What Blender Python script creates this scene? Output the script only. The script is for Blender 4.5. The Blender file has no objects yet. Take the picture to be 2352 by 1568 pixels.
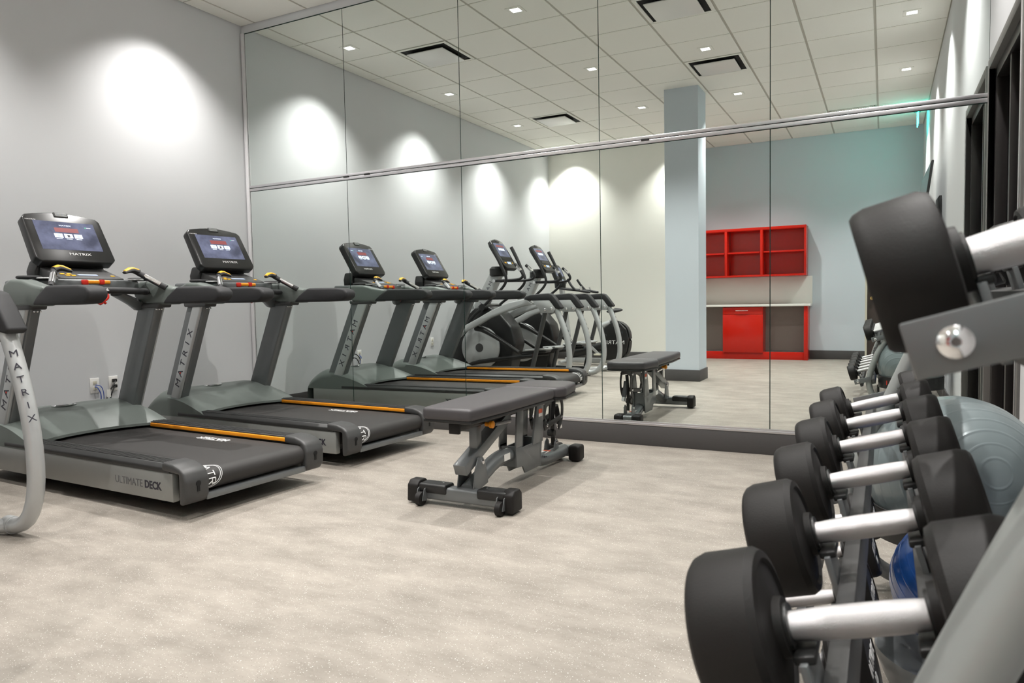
import bpy, bmesh, math, random
from mathutils import Vector, Matrix
random.seed(7)
S = bpy.context.scene
C = S.collection
PI = math.pi

# ---------------------------------------------------------------- camera, world, exposure, lamps
YAW, TILT, ROLL, FPX, EYE = 0.47891885, 0.05532382, -0.01865829, 1646.3, 1.05
fw = Vector((-math.sin(YAW) * math.cos(TILT), math.cos(YAW) * math.cos(TILT), -math.sin(TILT)))
r0 = Vector((math.cos(YAW), math.sin(YAW), 0)); u0 = r0.cross(fw)
rt = math.cos(ROLL) * r0 + math.sin(ROLL) * u0
up = -math.sin(ROLL) * r0 + math.cos(ROLL) * u0
cam = bpy.data.cameras.new('camera'); camo = bpy.data.objects.new('camera', cam); C.objects.link(camo)
M = Matrix((rt, up, -fw)).transposed().to_4x4(); M.translation = Vector((0, 0, EYE))
camo.matrix_world = M
cam.sensor_fit = 'HORIZONTAL'; cam.sensor_width = 36; cam.lens = FPX / 2352 * 36
cam.clip_start = 0.02
cam.dof.use_dof = True; cam.dof.focus_distance = 4.6; cam.dof.aperture_fstop = 9
S.camera = camo
w = bpy.data.worlds.new('world'); S.world = w; w.use_nodes = True
w.node_tree.nodes['Background'].inputs[0].default_value = (0.02, 0.02, 0.025, 1)
w.node_tree.nodes['Background'].inputs[1].default_value = 0.2
S.view_settings.view_transform = 'Standard'; S.view_settings.look = 'None'
S.view_settings.exposure = 0.14; S.view_settings.gamma = 1.0
S.view_settings.use_curve_mapping = False

LAMP_W = 212
LAMP_COL = (1.0, 0.975, 0.945)
LX = [-4.90, -2.98, -1.70, 0.21]
LY = [4.03, 2.12, 0.22, -1.69]
CEIL = 3.69

# ---------------------------------------------------------------- materials
def srgb(r, g, b):
    f = lambda c: (c / 255 / 12.92) if c / 255 <= 0.04045 else ((c / 255 + 0.055) / 1.055) ** 2.4
    return (f(r), f(g), f(b))

def mat(name, col, rough=0.5, metal=0.0, var=0.06, scale=30, bump=0.0, bscale=200, spec=0.5, coat=0.0, emit=None, es=0):
    m = bpy.data.materials.new(name); m.use_nodes = True
    nt = m.node_tree; b = nt.nodes['Principled BSDF']
    tc = nt.nodes.new('ShaderNodeTexCoord')
    n = nt.nodes.new('ShaderNodeTexNoise'); n.inputs['Scale'].default_value = scale; n.inputs['Detail'].default_value = 4
    nt.links.new(tc.outputs['Object'], n.inputs['Vector'])
    mx = nt.nodes.new('ShaderNodeMix'); mx.data_type = 'RGBA'
    mx.inputs[6].default_value = (*[c * (1 - var) for c in col], 1)
    mx.inputs[7].default_value = (*[min(1, c * (1 + var)) for c in col], 1)
    nt.links.new(n.outputs['Fac'], mx.inputs[0]); nt.links.new(mx.outputs[2], b.inputs['Base Color'])
    b.inputs['Roughness'].default_value = rough; b.inputs['Metallic'].default_value = metal
    b.inputs['Specular IOR Level'].default_value = spec
    b.inputs['Coat Weight'].default_value = coat
    if emit:
        b.inputs['Emission Color'].default_value = (*emit, 1); b.inputs['Emission Strength'].default_value = es
    if bump:
        n2 = nt.nodes.new('ShaderNodeTexNoise'); n2.inputs['Scale'].default_value = bscale; n2.inputs['Detail'].default_value = 3
        nt.links.new(tc.outputs['Object'], n2.inputs['Vector'])
        bp = nt.nodes.new('ShaderNodeBump'); bp.inputs['Strength'].default_value = bump; bp.inputs['Distance'].default_value = 0.002
        nt.links.new(n2.outputs['Fac'], bp.inputs['Height']); nt.links.new(bp.outputs['Normal'], b.inputs['Normal'])
    return m

def floor_mat():
    m = bpy.data.materials.new('rubber_floor'); m.use_nodes = True
    nt = m.node_tree; b = nt.nodes['Principled BSDF']; L = nt.links.new; N = nt.nodes.new
    tc = N('ShaderNodeTexCoord')
    mp = N('ShaderNodeMapping'); mp.inputs['Scale'].default_value = (1, 2.2, 1); L(tc.outputs['Object'], mp.inputs['Vector'])
    n = N('ShaderNodeTexNoise'); n.inputs['Scale'].default_value = 3.2; n.inputs['Detail'].default_value = 7; n.inputs['Roughness'].default_value = 0.68
    L(mp.outputs[0], n.inputs['Vector'])
    r = N('ShaderNodeValToRGB'); r.color_ramp.elements[0].position = 0.32; r.color_ramp.elements[1].position = 0.68
    r.color_ramp.elements[0].color = (0.205, 0.183, 0.157, 1); r.color_ramp.elements[1].color = (0.318, 0.287, 0.250, 1)
    L(n.outputs['Fac'], r.inputs[0])
    last = r.outputs[0]
    for sc, thr, col, off in ((105, 0.10, (0.72, 0.70, 0.66), 0), (120, 0.10, (0.13, 0.11, 0.09), 5), (170, 0.12, (0.62, 0.59, 0.54), 9)):
        v = N('ShaderNodeTexVoronoi'); v.inputs['Scale'].default_value = sc
        mm = N('ShaderNodeMapping'); mm.inputs['Location'].default_value = (off, off, off); L(tc.outputs['Object'], mm.inputs['Vector']); L(mm.outputs[0], v.inputs['Vector'])
        lt = N('ShaderNodeMath'); lt.operation = 'LESS_THAN'; lt.inputs[1].default_value = thr * 1.6; L(v.outputs['Distance'], lt.inputs[0])
        sp = N('ShaderNodeSeparateColor'); L(v.outputs['Color'], sp.inputs[0])
        g = N('ShaderNodeMath'); g.operation = 'GREATER_THAN'; g.inputs[1].default_value = 0.62; L(sp.outputs[0], g.inputs[0])
        mu = N('ShaderNodeMath'); mu.operation = 'MULTIPLY'; L(lt.outputs[0], mu.inputs[0]); L(g.outputs[0], mu.inputs[1])
        k = N('ShaderNodeMath'); k.operation = 'MULTIPLY'; k.inputs[1].default_value = 0.8; L(mu.outputs[0], k.inputs[0])
        mx = N('ShaderNodeMix'); mx.data_type = 'RGBA'; L(k.outputs[0], mx.inputs[0]); L(last, mx.inputs[6]); mx.inputs[7].default_value = (*col, 1)
        last = mx.outputs[2]
    L(last, b.inputs['Base Color'])
    b.inputs['Roughness'].default_value = 0.5; b.inputs['Specular IOR Level'].default_value = 0.35
    n3 = N('ShaderNodeTexNoise'); n3.inputs['Scale'].default_value = 90; L(tc.outputs['Object'], n3.inputs['Vector'])
    bp = N('ShaderNodeBump'); bp.inputs['Strength'].default_value = 0.15; bp.inputs['Distance'].default_value = 0.002
    L(n3.outputs['Fac'], bp.inputs['Height']); L(bp.outputs['Normal'], b.inputs['Normal'])
    return m

def screen_mat():
    m = bpy.data.materials.new('lit_screen'); m.use_nodes = True
    nt = m.node_tree; b = nt.nodes['Principled BSDF']; L = nt.links.new; N = nt.nodes.new
    tc = N('ShaderNodeTexCoord')
    n = N('ShaderNodeTexNoise'); n.inputs['Scale'].default_value = 9; n.inputs['Detail'].default_value = 5
    L(tc.outputs['Object'], n.inputs['Vector'])
    r = N('ShaderNodeValToRGB'); e = r.color_ramp.elements
    e[0].position = 0.3; e[0].color = (0.040, 0.045, 0.070, 1); e[1].position = 0.72; e[1].color = (0.15, 0.165, 0.25, 1)
    L(n.outputs['Fac'], r.inputs[0])
    b.inputs['Base Color'].default_value = (0.02, 0.02, 0.03, 1); b.inputs['Roughness'].default_value = 0.12
    L(r.outputs[0], b.inputs['Emission Color']); b.inputs['Emission Strength'].default_value = 1.3
    return m

MT = {}
MT['wall'] = mat('wall_paint_grey', srgb(213, 214, 216), 0.85, var=0.012, scale=3, bump=0.1, bscale=350, spec=0.2)
MT['wall_blue'] = mat('wall_paint_blue_grey', srgb(198, 206, 213), 0.85, var=0.012, scale=3, bump=0.1, bscale=350, spec=0.2)
MT['wall_cream'] = mat('wall_paint_cream', srgb(232, 231, 224), 0.85, var=0.012, scale=3, bump=0.1, bscale=350, spec=0.2)
MT['ceil'] = mat('ceiling_tile', srgb(243, 241, 234), 0.9, var=0.03, scale=120, bump=0.25, bscale=300, spec=0.1)
MT['grid'] = mat('ceiling_grid_metal', srgb(190, 187, 176), 0.6, var=0.02)
MT['floor'] = floor_mat()
MT['base'] = mat('rubber_baseboard', srgb(72, 70, 70), 0.55, var=0.05, scale=60)
MT['alu'] = mat('brushed_aluminium', srgb(208, 206, 208), 0.32, 0.85, var=0.03)
MT['mirror'] = mat('mirror_glass', (0.87, 0.92, 0.895), 0.0, 1.0, var=0.002)
MT['mirror_edge'] = mat('mirror_dark_edge', (0.012, 0.03, 0.025), 0.2, var=0.05)
MT['silver'] = mat('silver_paint', srgb(182, 184, 184), 0.36, 0.35, var=0.04, scale=14, coat=0.2)
MT['gunmetal'] = mat('gunmetal_paint', srgb(112, 115, 116), 0.36, 0.4, var=0.04, scale=14, coat=0.2)
MT['greyplastic'] = mat('grey_green_plastic', srgb(104, 111, 107), 0.42, 0.1, var=0.04, scale=20)
MT['darkgrey'] = mat('dark_grey_paint', srgb(62, 62, 62), 0.45, 0.1, var=0.06, scale=20)
MT['black'] = mat('black_plastic', srgb(26, 26, 26), 0.4, var=0.08, scale=25)
MT['softblack'] = mat('soft_black_grip', srgb(36, 36, 38), 0.62, var=0.06, scale=40, bump=0.1)
MT['rubber'] = mat('black_rubber', srgb(24, 22, 21), 0.55, var=0.07, scale=50, bump=0.15, bscale=500, spec=0.3)
MT['belt'] = mat('treadmill_belt', srgb(40, 38, 37), 0.6, var=0.16, scale=6, bump=0.2, bscale=700)
MT['vinyl'] = mat('charcoal_vinyl', srgb(64, 61, 63), 0.45, var=0.05, scale=60, bump=0.15, bscale=600)
MT['orange'] = mat('orange_strip', srgb(240, 150, 20), 0.45, var=0.03)
MT['yellow'] = mat('yellow_plastic', srgb(240, 180, 40), 0.4, var=0.03)
MT['redplastic'] = mat('red_plastic', srgb(205, 40, 25), 0.35, var=0.05)
MT['chrome'] = mat('chrome', (0.86, 0.86, 0.87), 0.14, 1.0, var=0.02)
MT['knurl'] = mat('knurled_steel', (0.66, 0.65, 0.66), 0.30, 1.0, var=0.05, scale=400, bump=0.5, bscale=1200)
MT['darkglass'] = mat('dark_glass', (0.008, 0.008, 0.009), 0.04, var=0.05)
MT['bezel'] = mat('console_black', srgb(27, 27, 27), 0.3, var=0.06)
MT['screen'] = screen_mat()
MT['tile_white'] = mat('screen_white', (0.5, 0.55, 0.6), 0.4, emit=(0.72, 0.8, 1.0), es=0.9)
MT['tile_red'] = mat('screen_red', (0.2, 0.03, 0.03), 0.4, emit=(0.20, 0.10, 0.11), es=0.4)
MT['tile_green'] = mat('screen_green', (0.02, 0.2, 0.1), 0.4, emit=(0.1, 0.6, 0.3), es=0.8)
MT['tile_dark'] = mat('screen_icon', (0.02, 0.02, 0.03), 0.4, emit=(0.05, 0.055, 0.07), es=0.5)
MT['lcd'] = mat('small_lcd', (0.3, 0.35, 0.45), 0.3, emit=(0.5, 0.6, 0.8), es=0.6)
MT['ink'] = mat('dark_lettering', srgb(38, 36, 48), 0.5, var=0.02)
MT['inkgrey'] = mat('grey_lettering', srgb(96, 96, 98), 0.5, var=0.02)
MT['inkwhite'] = mat('white_lettering', srgb(225, 225, 225), 0.5, var=0.02)
MT['inkred'] = mat('red_lettering', srgb(200, 52, 30), 0.5, var=0.02)
MT['white'] = mat('white_plastic', srgb(232, 230, 226), 0.4, var=0.01)
MT['red'] = mat('red_laminate', srgb(196, 26, 7), 0.22, var=0.03, scale=5)
MT['counter'] = mat('white_laminate', srgb(225, 222, 216), 0.35, var=0.01)
MT['greyback'] = mat('grey_laminate', srgb(138, 128, 122), 0.5, var=0.04)
MT['ball'] = mat('silver_green_ball_vinyl', srgb(116, 127, 129), 0.30, 0.15, var=0.03, coat=0.25)
MT['blueball'] = mat('blue_ball_vinyl', srgb(30, 78, 150), 0.28, var=0.04, coat=0.4)
MT['brown'] = mat('dark_brown_door', srgb(66, 55, 51), 0.5, var=0.08, scale=8)
MT['framegrey'] = mat('window_frame_grey', srgb(112, 110, 108), 0.45, 0.2, var=0.04)
MT['framedark'] = mat('window_frame_dark', srgb(34, 31, 31), 0.3, 0.1, var=0.05)
MT['beige'] = mat('beige_trim', srgb(205, 200, 182), 0.6, var=0.03)
MT['whitetrim'] = mat('pale_trim', srgb(222, 220, 222), 0.5, var=0.01)
MT['brass'] = mat('brass', (0.7, 0.5, 0.2), 0.3, 1.0)
MT['lens'] = mat('lamp_lens', (0.9, 0.9, 0.9), 0.4, emit=(1.0, 0.98, 0.94), es=4.0)
MT['teal'] = mat('exit_sign_glow', (0.02, 0.4, 0.33), 0.3, emit=(0.02, 0.75, 0.60), es=24.0)
MT['tealcase'] = mat('exit_sign_case', srgb(60, 120, 112), 0.4)
MT['panelgrey'] = mat('side_panel_grey', srgb(146, 147, 144), 0.38, 0.3, var=0.03)
MT['rackgrey'] = mat('rack_grey_paint', srgb(146, 149, 147), 0.42, 0.25, var=0.03)
MT['railblack'] = mat('foot_rail_black', srgb(46, 46, 46), 0.42, var=0.05)
MT['bluecable'] = mat('blue_cable', srgb(40, 70, 150), 0.5)
MT['orangelabel'] = mat('orange_label', srgb(215, 90, 45), 0.5)
MT['void'] = mat('painted_opening_dark', (0.004, 0.004, 0.004), 0.8)  # near-black colour standing in for the shade inside openings

# ---------------------------------------------------------------- mesh helpers
class MB:
    def __init__(s): s.bm = bmesh.new()
    def _merge(s, b, mtx=None):
        if mtx is not None: b.transform(mtx)
        me = bpy.data.meshes.new('tmp'); b.to_mesh(me); b.free(); s.bm.from_mesh(me); bpy.data.meshes.remove(me)
    def box(s, x0, x1, y0, y1, z0, z1, bev=0.0, seg=2, mtx=None):
        b = bmesh.new(); bmesh.ops.create_cube(b, size=1)
        for v in b.verts:
            v.co = Vector(((x0 + x1) / 2 + v.co.x * (x1 - x0), (y0 + y1) / 2 + v.co.y * (y1 - y0), (z0 + z1) / 2 + v.co.z * (z1 - z0)))
        if bev: bmesh.ops.bevel(b, geom=b.edges[:], offset=bev, segments=seg, affect='EDGES', profile=0.5)
        s._merge(b, mtx); return s
    def prism(s, pts, axis, a0, a1, bev=0.0, seg=2, mtx=None, taper=1.0):
        """polygon in the plane normal to axis, extruded from a0 to a1"""
        b = bmesh.new()
        def P(p, a):
            if axis == 'y': return Vector((p[0], a, p[1]))
            if axis == 'x': return Vector((a, p[0], p[1]))
            return Vector((p[0], p[1], a))
        cx = sum(p[0] for p in pts) / len(pts); cy = sum(p[1] for p in pts) / len(pts)
        tp = [(cx + (p[0] - cx) * taper, cy + (p[1] - cy) * taper) for p in pts]
        v0 = [b.verts.new(P(p, a0)) for p in pts]; v1 = [b.verts.new(P(p, a1)) for p in tp]
        b.faces.new(v0); b.faces.new(v1[::-1])
        n = len(pts)
        for i in range(n): b.faces.new([v0[i], v0[(i + 1) % n], v1[(i + 1) % n], v1[i]][::-1])
        bmesh.ops.recalc_face_normals(b, faces=b.faces[:])
        if bev: bmesh.ops.bevel(b, geom=b.edges[:], offset=bev, segments=seg, affect='EDGES', profile=0.5)
        s._merge(b, mtx); return s
    def tube(s, pts, r, seg=12, closed=False, smooth=0, caps=True, mtx=None, upv=None):
        """r: number, list per point, or (ra, rb) tuple for an elliptical section (ra along the binormal side)"""
        P = [Vector(p) for p in pts]
        R = r if isinstance(r, list) else [r] * len(P)
        R = [x if isinstance(x, tuple) else (x, x) for x in R]
        for _ in range(smooth):
            Q = []; RR = []
            n = len(P)
            for i in range(n if closed else n - 1):
                a, c = P[i], P[(i + 1) % n]; ra, rc = R[i], R[(i + 1) % n]
                Q += [a * 0.75 + c * 0.25, a * 0.25 + c * 0.75]
                RR += [tuple(x * 0.75 + y * 0.25 for x, y in zip(ra, rc)), tuple(x * 0.25 + y * 0.75 for x, y in zip(ra, rc))]
            if not closed: Q = [P[0]] + Q[1:-1] + [P[-1]]; RR = [R[0]] + RR[1:-1] + [R[-1]]
            P, R = Q, RR
        b = bmesh.new(); rings = []
        n = len(P); prev = None
        for i in range(n):
            if closed: t = (P[(i + 1) % n] - P[i - 1])
            else: t = (P[min(i + 1, n - 1)] - P[max(i - 1, 0)])
            t.normalize()
            if upv is not None: nn = Vector(upv) - t * t.dot(Vector(upv)); nn.normalize()
            elif prev is None:
                a = Vector((0, 0, 1)) if abs(t.z) < 0.9 else Vector((0, 1, 0))
                nn = (a - t * a.dot(t)).normalized()
            else: nn = (prev - t * prev.dot(t)).normalized()
            prev = nn; bb = t.cross(nn)
            rings.append([b.verts.new(P[i] + nn * math.cos(2 * PI * k / seg) * R[i][0] + bb * math.sin(2 * PI * k / seg) * R[i][1]) for k in range(seg)])
        m = n if closed else n - 1
        for i in range(m):
            A, B = rings[i], rings[(i + 1) % n]
            for k in range(seg): b.faces.new([A[k], A[(k + 1) % seg], B[(k + 1) % seg], B[k]])
        if not closed and caps: b.faces.new(rings[0][::-1]); b.faces.new(rings[-1])
        bmesh.ops.recalc_face_normals(b, faces=b.faces[:])
        s._merge(b, mtx); return s
    def lathe(s, prof, axis='x', seg=40, mtx=None, off=(0, 0, 0)):
        """prof: list of (a, r) along the axis"""
        b = bmesh.new(); rings = []
        for a, r in prof:
            if r < 1e-6: r = 1e-5
            ring = []
            for k in range(seg):
                c, d = math.cos(2 * PI * k / seg) * r, math.sin(2 * PI * k / seg) * r
                v = {'x': (a, c, d), 'y': (c, a, d), 'z': (c, d, a)}[axis]
                ring.append(b.verts.new(Vector(v) + Vector(off)))
            rings.append(ring)
        for A, B in zip(rings, rings[1:]):
            for k in range(seg): b.faces.new([A[k], A[(k + 1) % seg], B[(k + 1) % seg], B[k]])
        b.faces.new(rings[0]); b.faces.new(rings[-1][::-1])
        bmesh.ops.recalc_face_normals(b, faces=b.faces[:])
        s._merge(b, mtx); return s
    def grid(s, fn, nu, nv, thick=None):
        """surface from fn(u,v)"""
        b = bmesh.new(); V = [[b.verts.new(Vector(fn(i / nu, j / nv))) for j in range(nv + 1)] for i in range(nu + 1)]
        for i in range(nu):
            for j in range(nv): b.faces.new([V[i][j], V[i + 1][j], V[i + 1][j + 1], V[i][j + 1]])
        bmesh.ops.recalc_face_normals(b, faces=b.faces[:])
        s._merge(b); return s
    def build(s, name, m, parent=None, angle=35, loc=None):
        me = bpy.data.meshes.new(name)
        bmesh.ops.remove_doubles(s.bm, verts=s.bm.verts[:], dist=1e-6)
        for e in s.bm.edges:
            if len(e.link_faces) == 2:
                e.smooth = e.calc_face_angle(0) < math.radians(angle)
        for f in s.bm.faces: f.smooth = True
        s.bm.to_mesh(me); s.bm.free()
        me.materials.append(MT[m] if isinstance(m, str) else m)
        o = bpy.data.objects.new(name, me); C.objects.link(o)
        if parent: o.parent = parent
        if loc: o.location = loc
        return o

def empty(name, loc=(0, 0, 0), rz=0):
    o = bpy.data.objects.new(name, None); C.objects.link(o); o.location = loc; o.rotation_euler = (0, 0, rz)
    o.empty_display_size = 0.1
    return o
def tag(o, label, cat, group=None):
    o['label'] = label; o['category'] = cat
    if group: o['group'] = group
    return o
def struct(o):
    o['kind'] = 'structure'; return o
KIDS = {}
def children(o): return [c for c in C.objects if c.parent == o]
def copy_tree(o, parent=None):
    c = o.copy(); C.objects.link(c)
    if parent: c.parent = parent
    for ch in children(o): copy_tree(ch, c)
    return c
def text(string, size, m, parent, origin, xdir, ydir, name='lettering', sx=1.3, bold=0.0, depth=0.0006, center=True):
    """flat lettering; xdir is the reading direction, ydir the up of the letters"""
    cu = bpy.data.curves.new('t', 'FONT'); cu.body = string; cu.size = size; cu.extrude = depth; cu.offset = bold
    cu.resolution_u = 3
    cu.align_x = 'CENTER' if center else 'LEFT'; cu.align_y = 'CENTER'
    to = bpy.data.objects.new('t', cu); C.objects.link(to)
    dg = bpy.context.evaluated_depsgraph_get(); dg.update()
    me = bpy.data.meshes.new_from_object(to.evaluated_get(dg))
    bpy.data.objects.remove(to); bpy.data.curves.remove(cu)
    X = Vector(xdir).normalized(); Y = Vector(ydir).normalized(); Z = X.cross(Y)
    mx = Matrix((X * sx, Y, Z)).transposed().to_4x4(); mx.translation = Vector(origin)
    me.transform(mx); me.materials.clear(); me.materials.append(MT[m])
    me.name = name
    o = bpy.data.objects.new(name, me); C.objects.link(o)
    if parent: o.parent = parent
    return o

# ================================================================ SETTING
XL, XR, YM, YB, YB2, XS = -5.41, 0.525, 4.9822, -3.0, -2.0, -2.95
ZC = CEIL
struct(MB().box(XL - .1, 3.2, YB - .1, YM + .1, -0.1, 0).build('floor', 'floor'))
struct(MB().box(XL - .12, XL, YB - .1, YM + .12, 0, ZC + .1).build('wall_left', 'wall'))
struct(MB().box(XL, XR + .2, YM + 0.008, YM + .12, 0, ZC + .1).build('wall_front', 'wall'))
struct(MB().box(XL, XS, YB2 - .12, YB2, 0, ZC + .1).build('wall_back_left', 'wall_cream'))
struct(MB().box(XS - .1, XS, YB, YB2 - .12, 0, ZC + .1).build('wall_back_return', 'wall_cream'))
# back wall with its door opening
DX0, DX1, DZ = -0.27, 0.50, 2.10
mb = MB().box(XS, DX0, YB - .12, YB, 0, ZC + .1).box(DX1, XR + .12, YB - .12, YB, 0, ZC + .1).box(DX0, DX1, YB - .12, YB, DZ, ZC + .1)
struct(mb.build('wall_back', 'wall_blue'))
# right wall with the tall dark window
WY0, WY1, WZ = 3.74, 4.935, 2.36
mb = MB().box(XR, XR + .12, YB, WY0, 0, ZC + .1).box(XR, XR + .12, WY1, YM + .12, 0, ZC + .1).box(XR, XR + .12, WY0, WY1, WZ, ZC + .1)
struct(mb.build('wall_right', 'wall'))
d = struct(MB().box(DX0 + .03, DX1 - .03, YB - .07, YB - .03, 0.005, DZ - .03).build('door_1', 'brown'))
MB().box(DX0, DX0 + .03, YB - .1, YB + .012, 0, DZ).box(DX1 - .03, DX1, YB - .1, YB + .012, 0, DZ).box(DX0, DX1, YB - .1, YB + .012, DZ - .03, DZ).build('door_frame', 'beige', d)
MB().lathe([(0, .012), (.03, .012), (.035, .027), (.06, .03), (.072, .02), (.075, 0)], 'y', 20, off=(DX0 + .1, YB - .03, 1.0)).build('door_knob', 'brass', d)
# window
wnd = struct(MB().box(XR + .075, XR + .085, WY0 + .05, WY1 - .05, 0.05, WZ - .05).build('window_1', 'darkglass'))
t = .055
MB().box(XR - .012, XR + .1, WY0, WY0 + t, 0, WZ, .003).box(XR - .012, XR + .1, WY1 - t * .7, WY1, 0, WZ, .003).box(XR - .012, XR + .1, WY0 + t, WY1 - t * .7, WZ - t, WZ, .003).build('window_frame', 'framegrey', wnd)
MB().box(XR + .02, XR + .09, WY0 + t, WY0 + t + .05, 0, WZ - t, .004).box(XR + .02, XR + .09, WY1 - t * .7 - .05, WY1 - t * .7, 0, WZ - t, .004).box(XR + .02, XR + .09, WY0 + t, WY1 - t, WZ - t - .06, WZ - t, .004).box(XR + .02, XR + .09, WY0 + t, WY1 - t, 0, .12, .004).box(XR + .03, XR + .09, 4.40, 4.44, 0.1, WZ - t, .004).build('window_sash', 'framedark', wnd)
MB().box(XR - .016, XR - .008, WY0 + t - .012, WY0 + t, 0, WZ, .001).build('window_edge', 'alu', wnd)
struct(MB().box(XR + .10, XR + .12, WY0, WY1, 0, WZ).build('window_dark_backing', 'void'))  # black sheet added behind the pane for the darkness beyond
# baseboards
bb = .145
struct(MB().box(XL, XR, YM - .012, YM + .008, 0, bb, .004).build('baseboard_front', 'base'))
struct(MB().box(XL, XL + .012, YB2, YM - .012, 0, bb, .004).build('baseboard_left', 'base'))
struct(MB().box(XL + .012, XS, YB2, YB2 + .012, 0, bb, .004).build('baseboard_back_left', 'base'))
struct(MB().box(-1.10, DX0, YB, YB + .012, 0, bb, .004).build('baseboard_back', 'base'))
struct(MB().box(XR - .012, XR, YB, WY0, 0, bb, .004).build('baseboard_right', 'base'))
# metal channels holding the mirrors
MZ0, MZ1, MZ2, MZ3 = 0.150, 2.158, 2.184, 3.605
struct(MB().box(-5.365, .528, YM - .014, YM + .008, bb, .160, .002).box(-5.365, .528, YM - .006, YM, .160, .172, .001).build('trim_1', 'alu'))
struct(MB().box(-5.365, .528, YM - .009, YM + .008, 2.172, 2.195, .003).box(-5.365, .528, YM - .006, YM + .008, 2.142, 2.168, .003).build('trim_2', 'alu'))
struct(MB().box(-5.365, .528, YM - .004, YM + .006, 2.167, 2.173).box(-5.365, .528, YM - .001, YM + .006, 2.137, 2.143).build('trim_3', 'mirror_edge'))
struct(MB().box(-5.40, -5.365, YM - .016, YM + .008, bb, MZ3 + .01, .003).box(.526, .540, YM - .014, YM + .008, bb, ZC, .003).build('trim_4', 'whitetrim'))
struct(MB().box(-5.365, .528, YM + .001, YM + .009, .15, MZ3 + .01).build('trim_5', 'mirror_edge'))
for n, xs in (('trim_6', (-4.19, -3.96, -1.50)),):
    mb = MB()
    for x in xs: mb.box(x - .03, x + .03, YM - .011, YM - .005, 2.163, 2.177, .002)
    struct(mb.build(n, 'black'))
# mirrors : two rows of five
seams = [-5.363, -4.185, -3.016, -1.842, -0.666, 0.526]
ordn = ['leftmost', 'second from the left', 'middle', 'second from the right', 'rightmost']
for row, (z0, z1, g) in enumerate(((.170, 2.139, .003), (2.195, MZ3, .003))):
    for i in range(5):
        a, b_ = seams[i] + g, seams[i + 1] - g
        o = MB().box(a, b_, YM, YM + .006, z0, z1).build('mirror_panel', 'mirror')
        o.data.materials.append(MT['mirror_edge'])
        for p in o.data.polygons:
            p.use_smooth = False
            if abs(p.normal.y) < .5: p.material_index = 1
        tag(o, '%s panel of the %s row of wall mirrors' % (ordn[i], 'tall lower' if row == 0 else 'shorter upper'), 'mirror', 'wall mirror panels')

# ceiling tiles and grid
GX0, GS, GY0 = -0.10, 0.640, 4.35
GSY = 0.636
diff = {(-4.26, 3.396), (-4.26, .216), (-1.70, 1.488), (-1.70, 3.396)}
skip = []
ceil = MB()
gx = [GX0 + GS * k for k in range(-9, 3)]
gy = [GY0 + GSY - GSY * k for k in range(-1, 14)]
def cut(a, b, lo, hi): return max(a, lo), min(b, hi)
vent_tiles = [(-.42, -1.69)]
for i in range(len(gx) - 1):
    for j in range(len(gy) - 1):
        x0, x1 = cut(gx[i], gx[i + 1], XL, XR); y0, y1 = cut(gy[j + 1], gy[j], YB, YM)
        if x1 - x0 < .03 or y1 - y0 < .03: continue
        cx, cy = (gx[i] + gx[i + 1]) / 2, (gy[j] + gy[j + 1]) / 2
        if any(abs(cx - a) < .2 and abs(cy - b) < .2 for a, b in diff) or any(abs(cx - a) < .2 and abs(cy - b) < .2 for a, b in vent_tiles): continue
        ceil.box(x0 + .012, x1 - .012, y0 + .007, y1 - .007, ZC - .006, ZC + .02)
struct(ceil.build('ceiling', 'ceil'))
struct(MB().box(XL, XR + .1, YB, YM + .1, ZC + .001, ZC + .1).build('ceiling_grid', 'grid'))

# column
col = struct(MB().box(-2.49, -2.065, .45, .875, 0, ZC).build('wall_column', 'wall_blue'))
struct(MB().box(-2.505, -2.05, .435, .89, 0, bb, .004).build('baseboard_column', 'base'))

# ceiling lights
rown = {4.03: 'nearest the mirror', 2.12: 'second from the mirror', .22: 'third from the mirror', -1.69: 'farthest from the mirror'}
coln = {-4.90: 'along the left wall', -2.98: 'in the second file from the left wall', -1.70: 'in the third file from the left wall', .21: 'along the right wall'}
for x in LX:
    for y in LY:
        r_ = empty('ceiling_light', (x, y, ZC))
        tag(r_, 'square recessed ceiling light %s, %s' % (coln[x], rown[y]), 'ceiling light', 'recessed ceiling lights')
        a, b_ = .075, .045
        f = MB()
        for (x0, x1, y0, y1) in ((-a, a, -a, -b_), (-a, a, b_, a), (-a, -b_, -b_, b_), (b_, a, -b_, b_)): f.box(x0, x1, y0, y1, -.012, -.004, .001)
        f.build('frame', 'ceil', r_)
        MB().box(-b_, b_, -b_, b_, -.009, -.005).build('lens', 'lens', r_)
        ld = bpy.data.lights.new('bulb', 'SPOT'); ld.energy = LAMP_W; ld.color = LAMP_COL
        ld.spot_size = math.radians(108); ld.spot_blend = 1.0; ld.shadow_soft_size = 0.03
        lo = bpy.data.objects.new('bulb', ld); C.objects.link(lo); lo.parent = r_; lo.location = (0, 0, -.03)

# diffusers
def diffuser(x, y, lab):
    r_ = empty('ceiling_diffuser', (x, y, ZC)); tag(r_, lab, 'air vent', 'square ceiling diffusers')
    h = .308
    f = MB()
    f.box(-h, h, -h, -h + .035, -.010, -.002, .002).box(-h, h, h - .035, h, -.010, -.002, .002).box(-h, -h + .035, -h + .035, h - .035, -.010, -.002, .002).box(h - .035, h, -h + .035, h - .035, -.010, -.002, .002)
    f.build('frame', 'ceil', r_)
    MB().box(-h + .03, h - .03, -h + .03, h - .03, 0.0, .0008).build('painted_opening', 'void', r_)  # flat black sheet; the shade of the recess is only its colour
    MB().box(-h + .085, h - .085, -h + .085, h - .085, -.036, -.025, .004).build('plate', 'white', r_)
diffuser(-4.26, 3.396, 'square ceiling air diffuser near the left wall and closest to the mirror')
diffuser(-4.26, .216, 'square ceiling air diffuser near the left wall, farther back from the mirror')
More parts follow.
